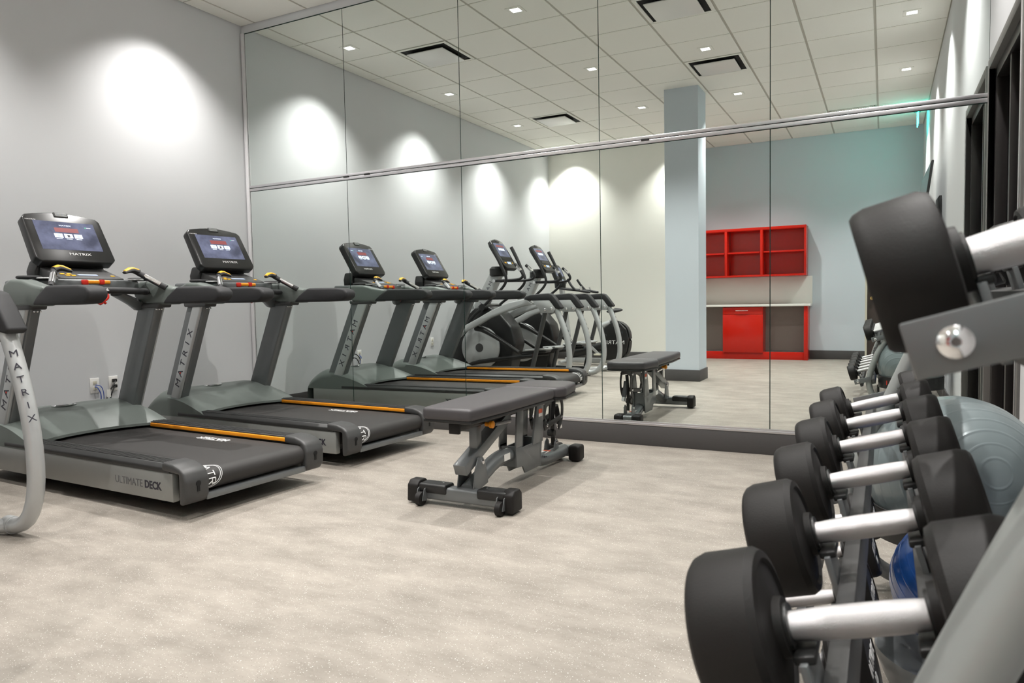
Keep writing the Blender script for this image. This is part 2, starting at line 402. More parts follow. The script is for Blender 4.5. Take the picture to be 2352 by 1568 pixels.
diffuser(-1.70, 1.488, 'square ceiling air diffuser just in front of the pillar')
diffuser(-1.70, 3.396, 'square ceiling air diffuser at the top edge of the mirror view')
r_ = empty('ceiling_grille', (-.42, -1.69, ZC)); tag(r_, 'slatted return air grille in the ceiling near the exit sign', 'air vent')
g = MB(); h = .29
g.box(-h, h, -h, -h + .02, -.012, 0, .002).box(-h, h, h - .02, h, -.012, 0, .002).box(-h, -h + .02, -h, h, -.012, 0, .002).box(h - .02, h, -h, h, -.012, 0, .002)
g.build('frame', 'ceil', r_)
g = MB()
for k in range(25):
    x = -h + .03 + k * (2 * h - .06) / 24
    g.box(x - .006, x + .006, -h + .02, h - .02, -.010, -.002)
g.build('slats', 'ceil', r_)
MB().box(-h, h, -h, h, 0.0, .0008).build('painted_opening', 'void', r_)  # flat black sheet behind the slats paints the shade of the duct

# exit sign (edge-on) with its teal glow
r_ = empty('exit_sign', (.40, -1.76, ZC)); tag(r_, 'glowing teal exit sign hanging from the ceiling by the right wall', 'exit sign')
MB().box(-.045, .045, -.16, .16, -.06, 0, .006).build('canopy', 'tealcase', r_)
MB().box(-.006, .006, -.15, .15, -.27, -.06, .002).build('panel', 'teal', r_)
text('EXIT', .15, 'inkwhite', r_, (-.008, 0, -.165), (0, -1, 0), (0, 0, 1), sx=1.0)

# television
r_ = empty('television', (.352, 1.03, 1.92)); tag(r_, 'flat black television tilted down on a wall bracket on the right wall', 'television')
r_.rotation_euler = (0, 0, math.radians(-1.0))
tilt = Matrix.Rotation(math.radians(7), 4, 'Y')
MB().box(-.018, .004, -.77, .77, -.435, .435, .006, mtx=tilt).build('bezel', 'bezel', r_)
MB().box(-.020, -.0175, -.755, .755, -.415, .42, mtx=tilt).build('screen', 'darkglass', r_)
MB().box(.004, .040, -.2, .2, -.15, .12, .005, mtx=tilt).box(.03, .155, -.04, .04, -.05, .05, .003).box(.145, .168, -.22, .22, -.25, .15, .003).build('wall_bracket', 'black', r_)

# ================================================================ RED CABINETS on the back wall
CF = -2.65
def cab():
    xs = [-2.95, -2.405, -1.825, -1.13]
    r_ = empty('wall_cabinet', (0, YB, 0)); tag(r_, 'red open wall cabinet with six cubbies hung above the counter', 'cabinet')
    d = CF - YB
    f = MB(); z0, z1 = 1.395, 2.215
    f.box(xs[0], xs[3], 0, d, z0, z0 + .03, .002).box(xs[0], xs[3], 0, d, z1 - .045, z1, .002)
    f.box(xs[3] - .03, xs[3], 0, d, z0 + .03, z1 - .045, .001)
    f.box(xs[0], xs[0] + .03, 0, d, z0 + .03, z1 - .045, .001)
    for x in xs[1:3]: f.box(x - .02, x + .02, .018, d, z0 + .03, z1 - .045, .001)
    f.build('body', 'red', r_)
    for a, b_ in zip(xs, xs[1:]):
        MB().box(a + .03, b_ - .03, .018, d - .01, 1.79, 1.815, .001).build('shelf', 'red', r_)
    MB().box(xs[0], xs[3], 0.002, .018, z0 + .03, z1 - .045).build('back_panel', 'red', r_)
    r_ = empty('backsplash', (0, YB + .003, 0)); tag(r_, 'white backsplash panel between the red cabinets', 'backsplash')
    MB().box(-2.95, -1.06, 0, .015, .932, 1.392, .001).build('panel', 'counter', r_)
    r_ = empty('countertop', (0, YB, 0)); tag(r_, 'long white countertop on the red base cabinet', 'countertop')
    MB().box(-2.95, -1.06, 0.015, d + .03, .893, .93, .003).build('slab', 'counter', r_)
    r_ = empty('base_cabinet', (0, YB, 0)); tag(r_, 'red base cabinet with open knee spaces either side of a door', 'cabinet')
    f = MB()
    f.box(-1.16, -1.13 + .03, 0.015, d, 0, .892, .001).box(-2.95, -1.16, d - .05, d - .03, 0, .13, .001)
    f.box(-2.46, -2.44, .015, d - .02, .1, .892).box(-1.82, -1.80, .015, d - .02, .1, .892)
    f.build('body', 'red', r_)
    MB().box(-2.95, -1.16, 0.015, .03, .13, .892).build('back_panel', 'greyback', r_)
    dr = MB().box(-2.458, -1.802, d - .02, d, .115, .76, .002).build('door', 'red', r_)
    dw = MB().box(-2.458, -1.802, d - .02, d, .765, .885, .002).build('drawer', 'red', r_)
    MB().tube([(-2.24, d, .825), (-2.24, d + .025, .825), (-2.04, d + .025, .825), (-2.04, d, .825)], .005, 8).build('handle', 'chrome', dw)
cab()

# ================================================================ wall outlets and cables
def outlet(y, z, lab, xw=XL):
    r_ = empty('wall_outlet', (xw, y, z)); tag(r_, lab, 'outlet', 'white wall outlets')
    MB().box(0, .007, -.036, .036, -.058, .058, .003).build('face_plate', 'white', r_)
    f = MB()
    for s in (-1, 1): f.box(.0065, .0085, -.015, .015, s * .022 - .013, s * .022 + .013, .002)
    f.build('socket', 'beige', r_)
outlet(3.405, .463, 'white wall outlet with the blue data cable, left of the near treadmill upright')
outlet(3.555, .465, 'white wall outlet with black plugs just behind the near treadmill')
outlet(1.89, .53, 'white wall outlet seen only in the mirror behind the near treadmill')
o = MB().tube([(XL + .008, 3.405, .455), (XL + .035, 3.41, .45), (XL + .05, 3.43, .38), (XL + .04, 3.40, .26), (XL + .05, 3.37, .12), (XL + .1, 3.33, .01)], .0035, 8, smooth=3).tube([(XL + .008, 3.41, .468), (XL + .04, 3.44, .46), (XL + .05, 3.45, .36), (XL + .045, 3.41, .2), (XL + .12, 3.38, .01)], .003, 8, smooth=3).build('data_cable', 'bluecable')
tag(o, 'blue data cable hanging from the left wall outlet to the floor', 'cable')
r_ = empty('power_cord', (0, 0, 0)); tag(r_, 'black power cords plugged into the wall outlet behind the treadmill', 'cable')
MB().tube([(XL + .03, 3.555, .49), (XL + .07, 3.53, .485), (XL + .08, 3.46, .40), (XL + .06, 3.42, .25), (XL + .1, 3.40, .01)], .005, 8, smooth=3).tube([(XL + .03, 3.555, .445), (XL + .06, 3.52, .44), (XL + .07, 3.47, .33), (XL + .09, 3.5, .15), (XL + .2, 3.52, .01)], .005, 8, smooth=3).build('cord', 'black', r_)
for z in (.49, .445): MB().box(XL + .009, XL + .035, 3.54, 3.57, z - .012, z + .012, .004).build('plug', 'black', r_)
MB().box(XL + .08, XL + .082, 3.45, 3.48, .37, .43).build('paper_tag', 'white', r_)

# ================================================================ TREADMILLS  (local: rear centre on the floor, x negative towards the console)
def arc(x0, x1, fn, n): return [(x0 + (x1 - x0) * i / n, fn(i / n)) for i in range(n + 1)]
def make_treadmill():
    R_ = empty('treadmill', (0, 0, 0)); W = .450; CS = -.165
    # under frame and feet
    f = MB().box(-1.95, -.25, -.30, .30, .07, .16, .01)
    f.build('under_frame', 'black', R_)
    for sx in (-.45, -1.7):
        for s in (-1, 1): MB().lathe([(s * .20, .045), (s * .23, .05), (s * .26, .05), (s * .29, .045)], 'y', 20, off=(sx, 0, .05)).build('foot', 'rubber', R_)
    # side panels, rails, strips, caps
    for s in (-1, 1):
        y = lambda a: s * a
        a0, a1 = sorted((y(.41), y(W)))
        sp = MB().prism([(-2.10, .10), (-2.05, .075), (-.12, .085), (-.12, .232), (-2.10, .232)], 'y', a0, a1, .008).build('side_panel', 'panelgrey', R_)
        ln = s * (W + .0008)
        rd = (1, 0, 0) if s < 0 else (-1, 0, 0)
        text('ULTIMATE', .055, 'inkgrey', sp, (-.40 - .085 if s < 0 else -.40 + .085, ln, .155), rd, (0, 0, 1), sx=.95)
        text('DECK', .055, 'ink', sp, (-.40 + .120 if s < 0 else -.40 - .120, ln, .155), rd, (0, 0, 1), sx=.95, bold=.0016)
        fr = MB()
        b0, b1 = sorted((y(.345), y(W + .004)))
        fr.prism([(b0, .232), (b1, .232), (b1, .255), ((b1 - .02) if s > 0 else b1, .272), (b1 - .02 if s > 0 else b0 + .02, .276), (b0 if s > 0 else b0 + .02, .276)] if s > 0 else
                 [(b0, .232), (b1, .232), (b1, .276), (b0 + .02, .276), (b0, .255)], 'x', -1.75, -.14, .004)
        for k in range(5):
            yy = s * (.366 + k * .0155)
            fr.box(-1.6, -.20, yy - .004, yy + .004, .274, .2795, .001)
        fr.build('foot_rail', 'railblack', R_)
        c0, c1 = sorted((y(.333), y(.3455)))
        MB().box(-1.50, -.16, c0, c1, .246, .268, .002).build('accent_strip', 'orange', R_)
        e0, e1 = sorted((y(.325), y(W + .010)))
        ec = MB().prism([(-.06, .078), (-.03, .084), (-.004, .12), (0, .20), (-.02, .246), (-.05, .266), (-.10, .281), (-.19, .286), (-.19, .240), (-.06, .232)], 'y', e0, e1, .014, 3).build('end_cap', 'darkgrey', R_)
        MB().lathe([(-.004, .014), (.0015, .014)], 'x', 20, off=(0, s * .39, .185)).box(-.004, .0015, s * .39 - .007, s * .39 + .007, .145, .185).build('keyhole', 'void', ec)  # shade of the recess painted as black on the cap face
    # belt loop
    b = MB(); n = 10; r = .055; zc = .180
    top = [(-1.75, zc + r)] + [(-.075, zc + r)]
    prof = [(-1.75, zc + r), (-1.3, zc + r), (-.7, zc + r)] + [(-.075 + r * math.sin(PI * i / n), zc + r * math.cos(PI * i / n)) for i in range(n + 1)] + [(-1.75, zc - r)]
    b.prism(prof, 'y', -.328, .328)
    belt = b.build('belt', 'belt', R_, angle=40)
    text('MATRIX', .052, 'inkwhite', belt, (-.72, .245, zc + r + .0006), (-1, 0, 0), (0, -1, 0), sx=1.5, bold=.001)
    MB().box(-.84, -.60, .270, .274, zc + r, zc + r + .0008).box(-.84, -.60, .213, .216, zc + r, zc + r + .0008).build('lettering', 'inkwhite', belt)
    # logo curling over the rear roller
    ring = MB()
    def rp(dx, dy):   # wraps x along the belt
        sarc = dx
        if sarc <= 0: return Vector((-.075 + sarc, dy, zc + r + .0008))
        a = sarc / r
        return Vector((-.075 + (r + .0008) * math.sin(a), dy, zc + (r + .0008) * math.cos(a)))
    lc, ly = .035, -.330
    for rad in (.100, .090):
        pts = [rp(lc + rad * math.cos(q), ly + rad * math.sin(q)) for q in [PI * (.06 + .88 * i / 30) for i in range(31)]]
        ring.tube(pts, .0016, 6)
    def stroke(p, q):
        ring.tube([rp(lc + p[0] + (q[0] - p[0]) * t_ / 4, ly + p[1] + (q[1] - p[1]) * t_ / 4) for t_ in range(5)], .0028, 6)
    for k, lt in enumerate(['M', 'A', 'T', 'R']):
        o_ = -.062 + .040 * k; w_ = .014; b0_, t0_ = .014, .052
        if lt == 'M': segs = [((-w_, b0_), (-w_, t0_)), ((w_, b0_), (w_, t0_)), ((-w_, t0_), (0, .03)), ((0, .03), (w_, t0_))]
        elif lt == 'A': segs = [((-w_, b0_), (0, t0_)), ((0, t0_), (w_, b0_))]
        elif lt == 'T': segs = [((-w_, t0_), (w_, t0_)), ((0, b0_), (0, t0_))]
        else: segs = [((-w_, b0_), (-w_, t0_)), ((-w_, t0_), (w_, t0_)), ((w_, t0_), (w_, .034)), ((w_, .034), (-w_, .034)), ((0, .034), (w_, b0_))]
        for p, q in segs: stroke((p[0] + o_, p[1]), (q[0] + o_, q[1]))
    ring.build('lettering', 'inkwhite', belt)
    MB().box(-.10, -.02, -.33, .33, .085, .118, .004).build('rear_crossbar', 'gunmetal', R_)
    # motor hood
    def hz(u):   # u 0 rear lip .. 1 front
        return [.275, .335, .375, .40, .405, .395, .36, .30][min(7, int(u * 7))] if False else 0
    def hood(u, v):
        x = -1.40 - .74 * u
        yy = (v - .5) * 2
        lip = .13 * (abs(yy) ** 2.2)                      # side wings reach further back
        x = (-1.60 + lip * 1.3) * (1 - u) + (-2.16) * u
        top = .262 + .150 * math.sin(min(1, u * 1.45 + .03) * PI / 2) - .10 * max(0, (u - .72) / .28) ** 1.6
        edge = max(0, (abs(yy) - .78) / .22)
        z = top - .055 * edge ** 2 * (0.3 + u) - .0
        ywid = yy * (W + .002)
        return (x, ywid, z)
    h = MB().grid(hood, 26, 26)
    # skirts
    def skirt(s):
        def fn(u, v):
            p = hood(u, 1.0 if s > 0 else 0.0); return (p[0], p[1], p[2] * (1 - v) + .225 * v)
        return fn
    h.grid(skirt(1), 26, 4).grid(skirt(-1), 26, 4)
    h.grid(lambda u, v: (hood(1, u)[0] - .012 * math.sin(v * PI), hood(1, u)[1], hood(1, u)[2] * (1 - v) + .09 * v), 26, 6)
    h.grid(lambda u, v: (hood(0, u)[0], hood(0, u)[1], hood(0, u)[2] * (1 - v) + .252 * v), 26, 2)
    hd = h.build('motor_hood', 'greyplastic', R_, angle=50)
    MB().prism([(-2.15, .08), (-1.75, .08), (-1.75, .232), (-2.15, .232)], 'y', -.40, .40, .01).build('front_pan', 'black', R_)
    b_ = MB().lathe([(0, .058), (.004, .060), (.009, .055), (.010, 0)], 'z', 32).build('badge', 'chrome', hd, loc=(-1.93, 0, .409)); b_.scale = (.75, 1.35, 1)
    # uprights: silver outer shell, dark inner cover
    for s in (-1, 1):
        bx, tx, zb, zt = -1.885, -1.505, .25, 1.10
        def up_(y0, y1, xo0, xo1, m, nm, par):
            y0, y1 = sorted((s * y0, s * y1))
            return MB().prism([(bx - .10 + xo0, zb), (bx + .10 - xo1, zb), (tx + .10 - xo1, zt), (tx - .10 + xo0, zt)], 'y', y0, y1, .012, 3).build(nm, m, par)
        u_ = up_(.395, .443, .085, .012, 'silver', 'upright', R_)
        up_(.36, .425, 0, 0, 'gunmetal', 'upright_cover', u_)
        ang = Vector((tx - bx, 0, zt - zb)).normalized()
        perp = Vector((ang.z, 0, -ang.x))
        for k, ch in enumerate('MATRIX'):
            pos = Vector((bx, s * .4435, zb)) + ang * (.27 + k * .083) * 1.0
            # letters climb the upright, each lying on its side
            text(ch, .075, 'ink', u_, pos + perp * .035, ang if s < 0 else -ang * 1, -perp if s < 0 else -perp, sx=1.15) if s < 0 else \
            text(ch, .075, 'ink', u_, Vector((bx, s * .4435, zb)) + ang * (.27 + (5 - k) * .085) + perp * .035, -ang, -perp, sx=1.15)
        rd = pos = Vector((bx, s * .4445, zb)) + ang * ((.27 + .085) if s < 0 else (.27 + 4 * .085)) + perp * .035
        MB().lathe([(-.001, .006), (.001, .006)], 'y', 12, off=tuple(rd)).build('badge', 'inkred', u_)
        for k in range(3):
            MB().lathe([(0, .006), (.006, .006), (.008, 0)], 'x', 12, off=(tx + .08, s * (.367 + k * .018), 1.045)).build('bolt', 'chrome', u_)
    # handrail shells and grips
    for s in (-1, 1):
        y0, y1 = sorted((s * .355, s * .455))
        sh = MB().prism([(-1.48, 1.075), (-1.60, 1.085), (-1.655, 1.13), (-1.668, 1.18), (-1.65, 1.215), (-1.58, 1.238), (-1.46, 1.232), (-1.33, 1.20), (-1.22, 1.185), (-1.25, 1.075)], 'y', y0, y1, .02, 3).build('handrail', 'greyplastic', R_)
        y0, y1 = sorted((s * .350, s * .460))
        MB().prism([(-1.345, 1.080), (-1.28, 1.135), (-1.18, 1.190), (-.86, 1.186), (-.78, 1.176), (-.745, 1.15), (-.75, 1.11), (-.80, 1.082), (-1.0, 1.078)], 'y', y0, y1, .018, 3).build('grip', 'softblack', sh)
        MB().prism([(-1.62, 1.055), (-1.38, 1.055), (-1.37, 1.085), (-1.63, 1.085)], 'y', *sorted((s * .35, s * .45)), .008).build('bracket', 'darkgrey', sh)
    # crossbar between the handrails
    cb = MB().tube([(-1.34, -.345, 1.165), (-1.28, -.30, 1.165), (-1.235, -.15, 1.168), (-1.225, 0, 1.17), (-1.235, .15, 1.168), (-1.28, .30, 1.165), (-1.34, .345, 1.165)], (.022, .03), 14, smooth=2).build('crossbar', 'softblack', R_)
    MB().prism([(-.012, 1.166), (.012, 1.166), (0, 1.184)], 'x', -1.195, -1.1935).build('safety_mark', 'inkwhite', cb)
    MB().tube([(-1.20, 0.0, 1.145), (-1.19, 0, 1.12), (-1.20, -.03, 1.10)], .010, 10, smooth=2).lathe([(0, .0), (.01, .016), (.022, .018), (.03, .0)], 'z', 12, off=(-1.20, -.045, 1.075)).lathe([(0, .0), (.01, .012), (.02, .0)], 'z', 12, off=(-1.20, -.015, 1.08)).build('safety_clip', 'redplastic', R_)
    # lower support brackets sweeping from crossbar to uprights
    for s in (-1, 1):
        MB().tube([(-1.45, s * .36, 1.07), (-1.42, s * .30, 1.10), (-1.38, s * .17, 1.15)], [(.035, .05), (.03, .05), (.015, .05)], 12, smooth=2).build('gusset', 'gunmetal', R_)
    # console tray with cup holders
    tr = MB().prism([(-1.72, -.34), (-1.40, -.34), (-1.32, -.26), (-1.30, 0), (-1.32, .26), (-1.40, .34), (-1.72, .34), (-1.78, .25), (-1.80, 0), (-1.78, -.25)][::-1], 'z', 1.165, 1.241, .015, 3).build('console_tray', 'gunmetal', R_)
    for s in (-1, 1):
        q = MB().tube([(-1.37 + .075 * math.cos(a), s * .275 + .060 * math.sin(a), 1.244) for a in [2 * PI * i / 28 for i in range(28)]], .005, 8, closed=True).build('cup_ring', 'silver', tr)
        MB().lathe([(0, .056), (.0012, .056)], 'z', 28, off=(-1.37, s * .275, 1.2405)).build('cup_well', 'black', tr)
        MB().tube([(-1.41 + .055 * math.cos(a), s * .345 + .060 * math.sin(a), 1.250) for a in [2 * PI * i / 24 for i in range(24)]], .010, 8, closed=True).build('tray_lip', 'softblack', tr)
    # keypad
    kp = MB().prism([(-1.60, 1.225), (-1.36, 1.225), (-1.335, 1.235), (-1.335, 1.25), (-1.58, 1.325)], 'y', -.20, .20, .008).build('keypad', 'darkgrey', R_)
    sl = Vector((-.245, 0, .075)).normalized(); nrm = Vector((.075, 0, .245)).normalized()
    def onpad(a, yy): return Vector((-1.335, yy, 1.25)) + sl * a + nrm * .001
    def padquad(a0, a1, y0, y1, m, nm, t_=.0015):
        o_ = MB(); b2 = bmesh.new()
        vs = [onpad(a, y_) + nrm * h_ for h_ in (0, t_) for a, y_ in ((a0, y0), (a1, y0), (a1, y1), (a0, y1))]
        V = [b2.verts.new(v) for v in vs]
        for q in ((0, 1, 2, 3), (4, 5, 6, 7), (0, 1, 5, 4), (1, 2, 6, 5), (2, 3, 7, 6), (3, 0, 4, 7)): b2.faces.new([V[i] for i in q])
        bmesh.ops.recalc_face_normals(b2, faces=b2.faces[:]); o_._merge(b2)
        return o_.build(nm, m, kp)
    padquad(.060, .085, -.06, .06, 'lcd', 'display_strip')
    for a, yy in ((.05, -.135), (.085, -.15), (.085, -.11), (.05, .15), (.05, -.10)):
        padquad(a - .009, a + .009, yy - .012, yy + .012, 'yellow', 'button', .003)
    st = MB().box(-1.335, -1.295, -.085, .085, 1.212, 1.236, .008, 3).build('stop_lever', 'orange', R_)
    MB().box(-1.337, -1.293, -.095, -.055, 1.205, 1.238, .008).build('stop_button', 'redplastic', st)
    MB().box(-1.337, -1.290, .012, .045, 1.208, 1.240, .006).build('stop_tab', 'redplastic', st)
    # neck and shelf
    nk = MB()
    nk.prism([(-.215, 1.215), (.215, 1.215), (.225, 1.30), (.20, 1.37), (-.20, 1.37), (-.225, 1.30)], 'x', -1.70, -1.585, .015, 3)
    nk.build('console_neck', 'black', R_)
    MB().prism([(-.17, 1.268), (.17, 1.268), (.14, 1.325), (-.12, 1.335)], 'x', -1.588, -1.575, .004).build('shelf_recess', 'darkglass', R_)
    # display head
    tl = math.radians(31)
    mtx = Matrix.Translation((-1.604, 0, 1.514)) @ Matrix.Rotation(-tl, 4, 'Y')
    hw, hh = .254, .190
    outline = [(-hw + .03, -hh), (hw - .03, -hh), (hw, -hh + .03), (hw - .008, hh - .045), (hw - .03, hh - .018)] + [(hw - .03 - (2 * hw - .06) * i / 8, hh - .018 + .028 * math.sin(PI * i / 8)) for i in range(1, 8)] + [(-hw + .03, hh - .018), (-hw + .008, hh - .045), (-hw, -hh + .03)]
    ds = MB().prism(outline, 'x', -.055, .012, .010, 3, mtx=mtx).build('display', 'bezel', R_)
    def dq(y0, y1, z0, z1, x, m, nm, t_=.001, par=None):
        return MB().box(x, x + t_, y0, y1, z0, z1, mtx=mtx).build(nm, m, par or ds)
    sc = dq(-.190, .190, -.096, .124, .0122, 'screen', 'screen')
    # user faces -x: their left is -y  (reading direction +y)
    for k in range(3):
        dq(-.088 + .062 * k, -.036 + .062 * k, -.002, .030, .0134, 'tile_white', 'screen_tile', .0006, sc)
        dq(-.070 + .062 * k, -.054 + .062 * k, .003, .022, .0142, 'tile_dark' if k == 1 else 'lcd', 'screen_icon', .0004, sc)
        dq(-.082 + .062 * k, -.045 + .062 * k, -.012, -.008, .0134, 'tile_white', 'screen_caption', .0004, sc)
    dq(-.075, .075, .042, .076, .0131, 'tile_red', 'screen_banner', .0004, sc)
    dq(.125, .133, .085, .092, .0134, 'tile_green', 'screen_dot', .0006, sc)
    dq(.137, .165, .087, .090, .0134, 'tile_white', 'screen_caption', .0004, sc)
    def dtext(s_, size, yy, zz, m='inkwhite', par=None):
        o_ = mtx @ Vector((.0135, yy, zz)); yd = (mtx.to_3x3() @ Vector((0, 0, 1)))
        text(s_, size, m, par or ds, o_, (0, 1, 0), yd, sx=1.5)
    dtext('MATRIX', .014, 0, .094, 'tile_white', sc); dtext('MATRIX', .026, .03, -.128); dtext('MATRIX', .012, -.20, .128)
    MB().box(.010, .016, -.045, .045, hh - .028, hh + .008, .004, mtx=mtx).build('fan_vent', 'darkgrey', ds)
    fv = MB()
    for k in range(4): fv.box(.016, .0175, -.036, .036, hh - .022 + k * .007, hh - .019 + k * .007, mtx=mtx)
    fv.build('vent_slats', 'silver', ds)
    # pulse grips with yellow paddles
    for s in (-1, 1):
        g_ = MB().tube([(-1.30, s * .365, 1.185), (-1.375, s * .315, 1.235), (-1.455, s * .262, 1.292)], [(.020, .017), .017, .019], 14, smooth=1).build('pulse_grip', 'softblack', R_)
        MB().tube([(-1.33, s * .345, 1.207), (-1.415, s * .289, 1.265)], .0182, 14).build('pulse_sensor', 'chrome', g_)
        MB().tube([(-1.445, s * .272, 1.290), (-1.460, s * .225, 1.306), (-1.440, s * .165, 1.286)], [(.020, .022), (.017, .024), (.008, .016)], 12, smooth=1).build('paddle', 'softblack', g_)
        MB().tube([(-1.447, s * .268, 1.305), (-1.462, s * .225, 1.320), (-1.445, s * .170, 1.297)], [(.009, .015), (.010, .020), (.005, .012)], 12, smooth=1).build('speed_switch', 'yellow', g_)
    for o_ in list(children(R_)):
        if o_.name.split('.')[0] in ('crossbar', 'safety_clip', 'gusset', 'console_tray', 'keypad', 'stop_lever', 'console_neck', 'shelf_recess', 'display'):
            o_.location.x += CS
    return R_
tm = make_treadmill()
tm.location = (-2.977, 2.774, 0); tm.rotation_euler = (0, 0, -.050)
tag(tm, 'grey treadmill nearer the camera, partly behind the elliptical rail', 'treadmill', 'treadmills facing the left wall')
tm2 = copy_tree(tm); tm2.location = (-2.990, 3.985, 0); tm2.rotation_euler = (0, 0, -.056)
tm2['label'] = 'grey treadmill right beside the mirror wall'

# ================================================================ ADJUSTABLE BENCH (world-aligned, local origin on the floor under its middle)
def make_bench():
    R_ = empty('weight_bench', (-1.90, 3.62, 0)); ox, oy = -1.90, 3.62
    L = lambda x, y, z: (x - ox, y - oy, z)
    def pad(poly, z0, z1, nm):
        p = [(a - ox, b - oy) for a, b in poly]
        m = MB().prism(p, 'z', z0 + .012, z1, .020, 4).build(nm, 'vinyl', R_)
        q = [((a - ox) , (b - oy)) for a, b in poly]
        cx = sum(a for a, _ in q) / len(q); cy = sum(b for _, b in q) / len(q)
        MB().prism([(cx + (a - cx) * .985, cy + (b - cy) * .985) for a, b in q], 'z', z0, z0 + .016, .005).build('pad_base', 'black', m)
        return m
    pad([(-2.055, 2.96), (-1.77, 2.96), (-1.745, 3.30), (-1.735, 3.88), (-2.085, 3.88), (-2.075, 3.30)], .455, .532, 'back_pad')
    pad([(-2.085, 3.90), (-1.735, 3.90), (-1.70, 3.97), (-1.745, 4.24), (-1.80, 4.28), (-2.02, 4.28), (-2.075, 4.24), (-2.12, 3.97)], .455, .532, 'seat_pad')
    # sliding rail under the back pad
    MB().box(-.025, .025, 3.02 - oy, 3.80 - oy, .405, .453, .004).build('pad_rail', 'black', R_)
    MB().box(-.030, .030, 3.01 - oy, 3.03 - oy, .395, .455, .004).build('rail_cap', 'rubber', R_)
    # front wide foot with wheels
    cb = MB().box(-2.20 - ox, -1.63 - ox, 3.07 - oy, 3.145 - oy, .028, .098, .012, 3).build('front_crossbar', 'gunmetal', R_)
    for s in (-1, 1):
        MB().box(*sorted((s * .09, s * .26)), 3.062 - oy, 3.152 - oy, .062, .112, .012, 3).build('foot_pad', 'black', cb)
        MB().prism([(3.055 - oy, .01), (3.165 - oy, .01), (3.165 - oy, .10), (3.14 - oy, .122), (3.085 - oy, .122), (3.06 - oy, .10)], 'x', *sorted((s * .250 - .012, s * .315 - .015)), .010, 3).build('end_cap', 'rubber', cb)
        wh = MB().lathe([(-.016, .030), (-.014, .036), (.014, .036), (.016, .030)], 'x', 24, off=(s * .235, 3.045 - oy, .036)).build('wheel', 'rubber', R_)
        MB().lathe([(-.019, .008), (.019, .008)], 'x', 12, off=(s * .235, 3.045 - oy, .036)).build('axle', 'chrome', wh)
        for q in (-1, 1): MB().prism([(3.03 - oy, .028), (3.07 - oy, .022), (3.09 - oy, .10), (3.05 - oy, .085)], 'x', s * .235 + q * .020 - .002, s * .235 + q * .020 + .002).build('wheel_fork', 'gunmetal', wh)
        MB().lathe([(0, .006), (.004, .006), (.005, 0)], 'z', 10, off=(s * .13, 3.107 - oy, .111)).build('screw', 'chrome', cb)
    # bent main tube
    mt = MB().tube([(0, 3.13 - oy, .080), (0, 3.28 - oy, .13), (0, 3.42 - oy, .178), (0, 3.56 - oy, .185), (0, 3.75 - oy, .155), (0, 3.90 - oy, .09), (0, 4.04 - oy, .056), (.015, 4.20 - oy, .060), (.035, 4.31 - oy, .068)], .042, 18, smooth=2).build('main_tube', 'gunmetal', R_)
    MB().box(.0405, .0425, 3.46 - oy, 3.53 - oy, .168, .205).build('label_plate', 'white', mt)
    text('MATRIX', .035, 'ink', mt, (.0395, 3.97 - oy, .085), (0, 1, -.25), (0, .25, 1), sx=1.3)
    MB().box(-.022, .022, 3.99 - oy, 4.10 - oy, .0965, .0985).build('warning_label', 'white', mt)
    MB().box(-.022, .022, 4.10 - oy, 4.125 - oy, .0975, .0995).build('warning_stripe', 'orangelabel', mt)
    # lower bracket at the front
    for s in (-1, 1):
        MB().prism([(3.10 - oy, .07), (3.26 - oy, .10), (3.24 - oy, .20), (3.21 - oy, .245), (3.16 - oy, .25), (3.13 - oy, .20)], 'x', *sorted((s * .045, s * .051)), .0015).build('hinge_plate', 'gunmetal', R_)
        MB().lathe([(0, .013), (.008, .012), (.01, 0)] if s > 0 else [(-.01, 0), (-.008, .012), (0, .013)], 'x', 16, off=(s * .051, 3.20 - oy, .222)).build('bolt', 'chrome', R_)
    # diagonal box beam and short post
    dirv = Vector((0, 3.60 - 3.09, .425 - .205)).normalized()
    mm = Matrix.Translation((0, (3.06 + 3.56) / 2 - oy, (.200 + .410) / 2)) @ Matrix.Rotation(math.atan2(.21, .50), 4, 'X')
    MB().box(-.036, .036, -.27, .27, -.030, .030, .004, mtx=mm).build('diagonal_beam', 'gunmetal', R_)
    MB().box(-.024, .024, 3.195 - oy, 3.245 - oy, .255, .405, .004).build('pad_post', 'gunmetal', R_)
    MB().lathe([(0, .012), (.02, .012), (.03, .020), (.045, .020), (.055, 0)], 'x', 16, off=(.03, 3.28 - oy, .405)).build('adjust_knob', 'orange', R_)
    MB().tube([(.05, 3.34 - oy, .395), (.05, 3.52 - oy, .385)], .010, 10).build('pull_pin', 'chrome', R_)
    # box bracket and upright legs
    bx = MB()
    bx.prism([(3.575 - oy, .235), (3.585 - oy, .105), (3.66 - oy, .10), (3.69 - oy, .055), (3.90 - oy, .055), (3.93 - oy, .235), (3.82 - oy, .235), (3.82 - oy, .21), (3.66 - oy, .21), (3.66 - oy, .235)], 'x', .046, .056, .002).prism([(3.575 - oy, .235), (3.585 - oy, .105), (3.66 - oy, .10), (3.69 - oy, .055), (3.90 - oy, .055), (3.93 - oy, .235), (3.82 - oy, .235), (3.82 - oy, .21), (3.66 - oy, .21), (3.66 - oy, .235)], 'x', -.056, -.046, .002).box(-.05, .05, 3.585 - oy, 3.60 - oy, .11, .225).box(-.05, .05, 3.88 - oy, 3.90 - oy, .07, .23)
    bx.build('box_bracket', 'gunmetal', R_)
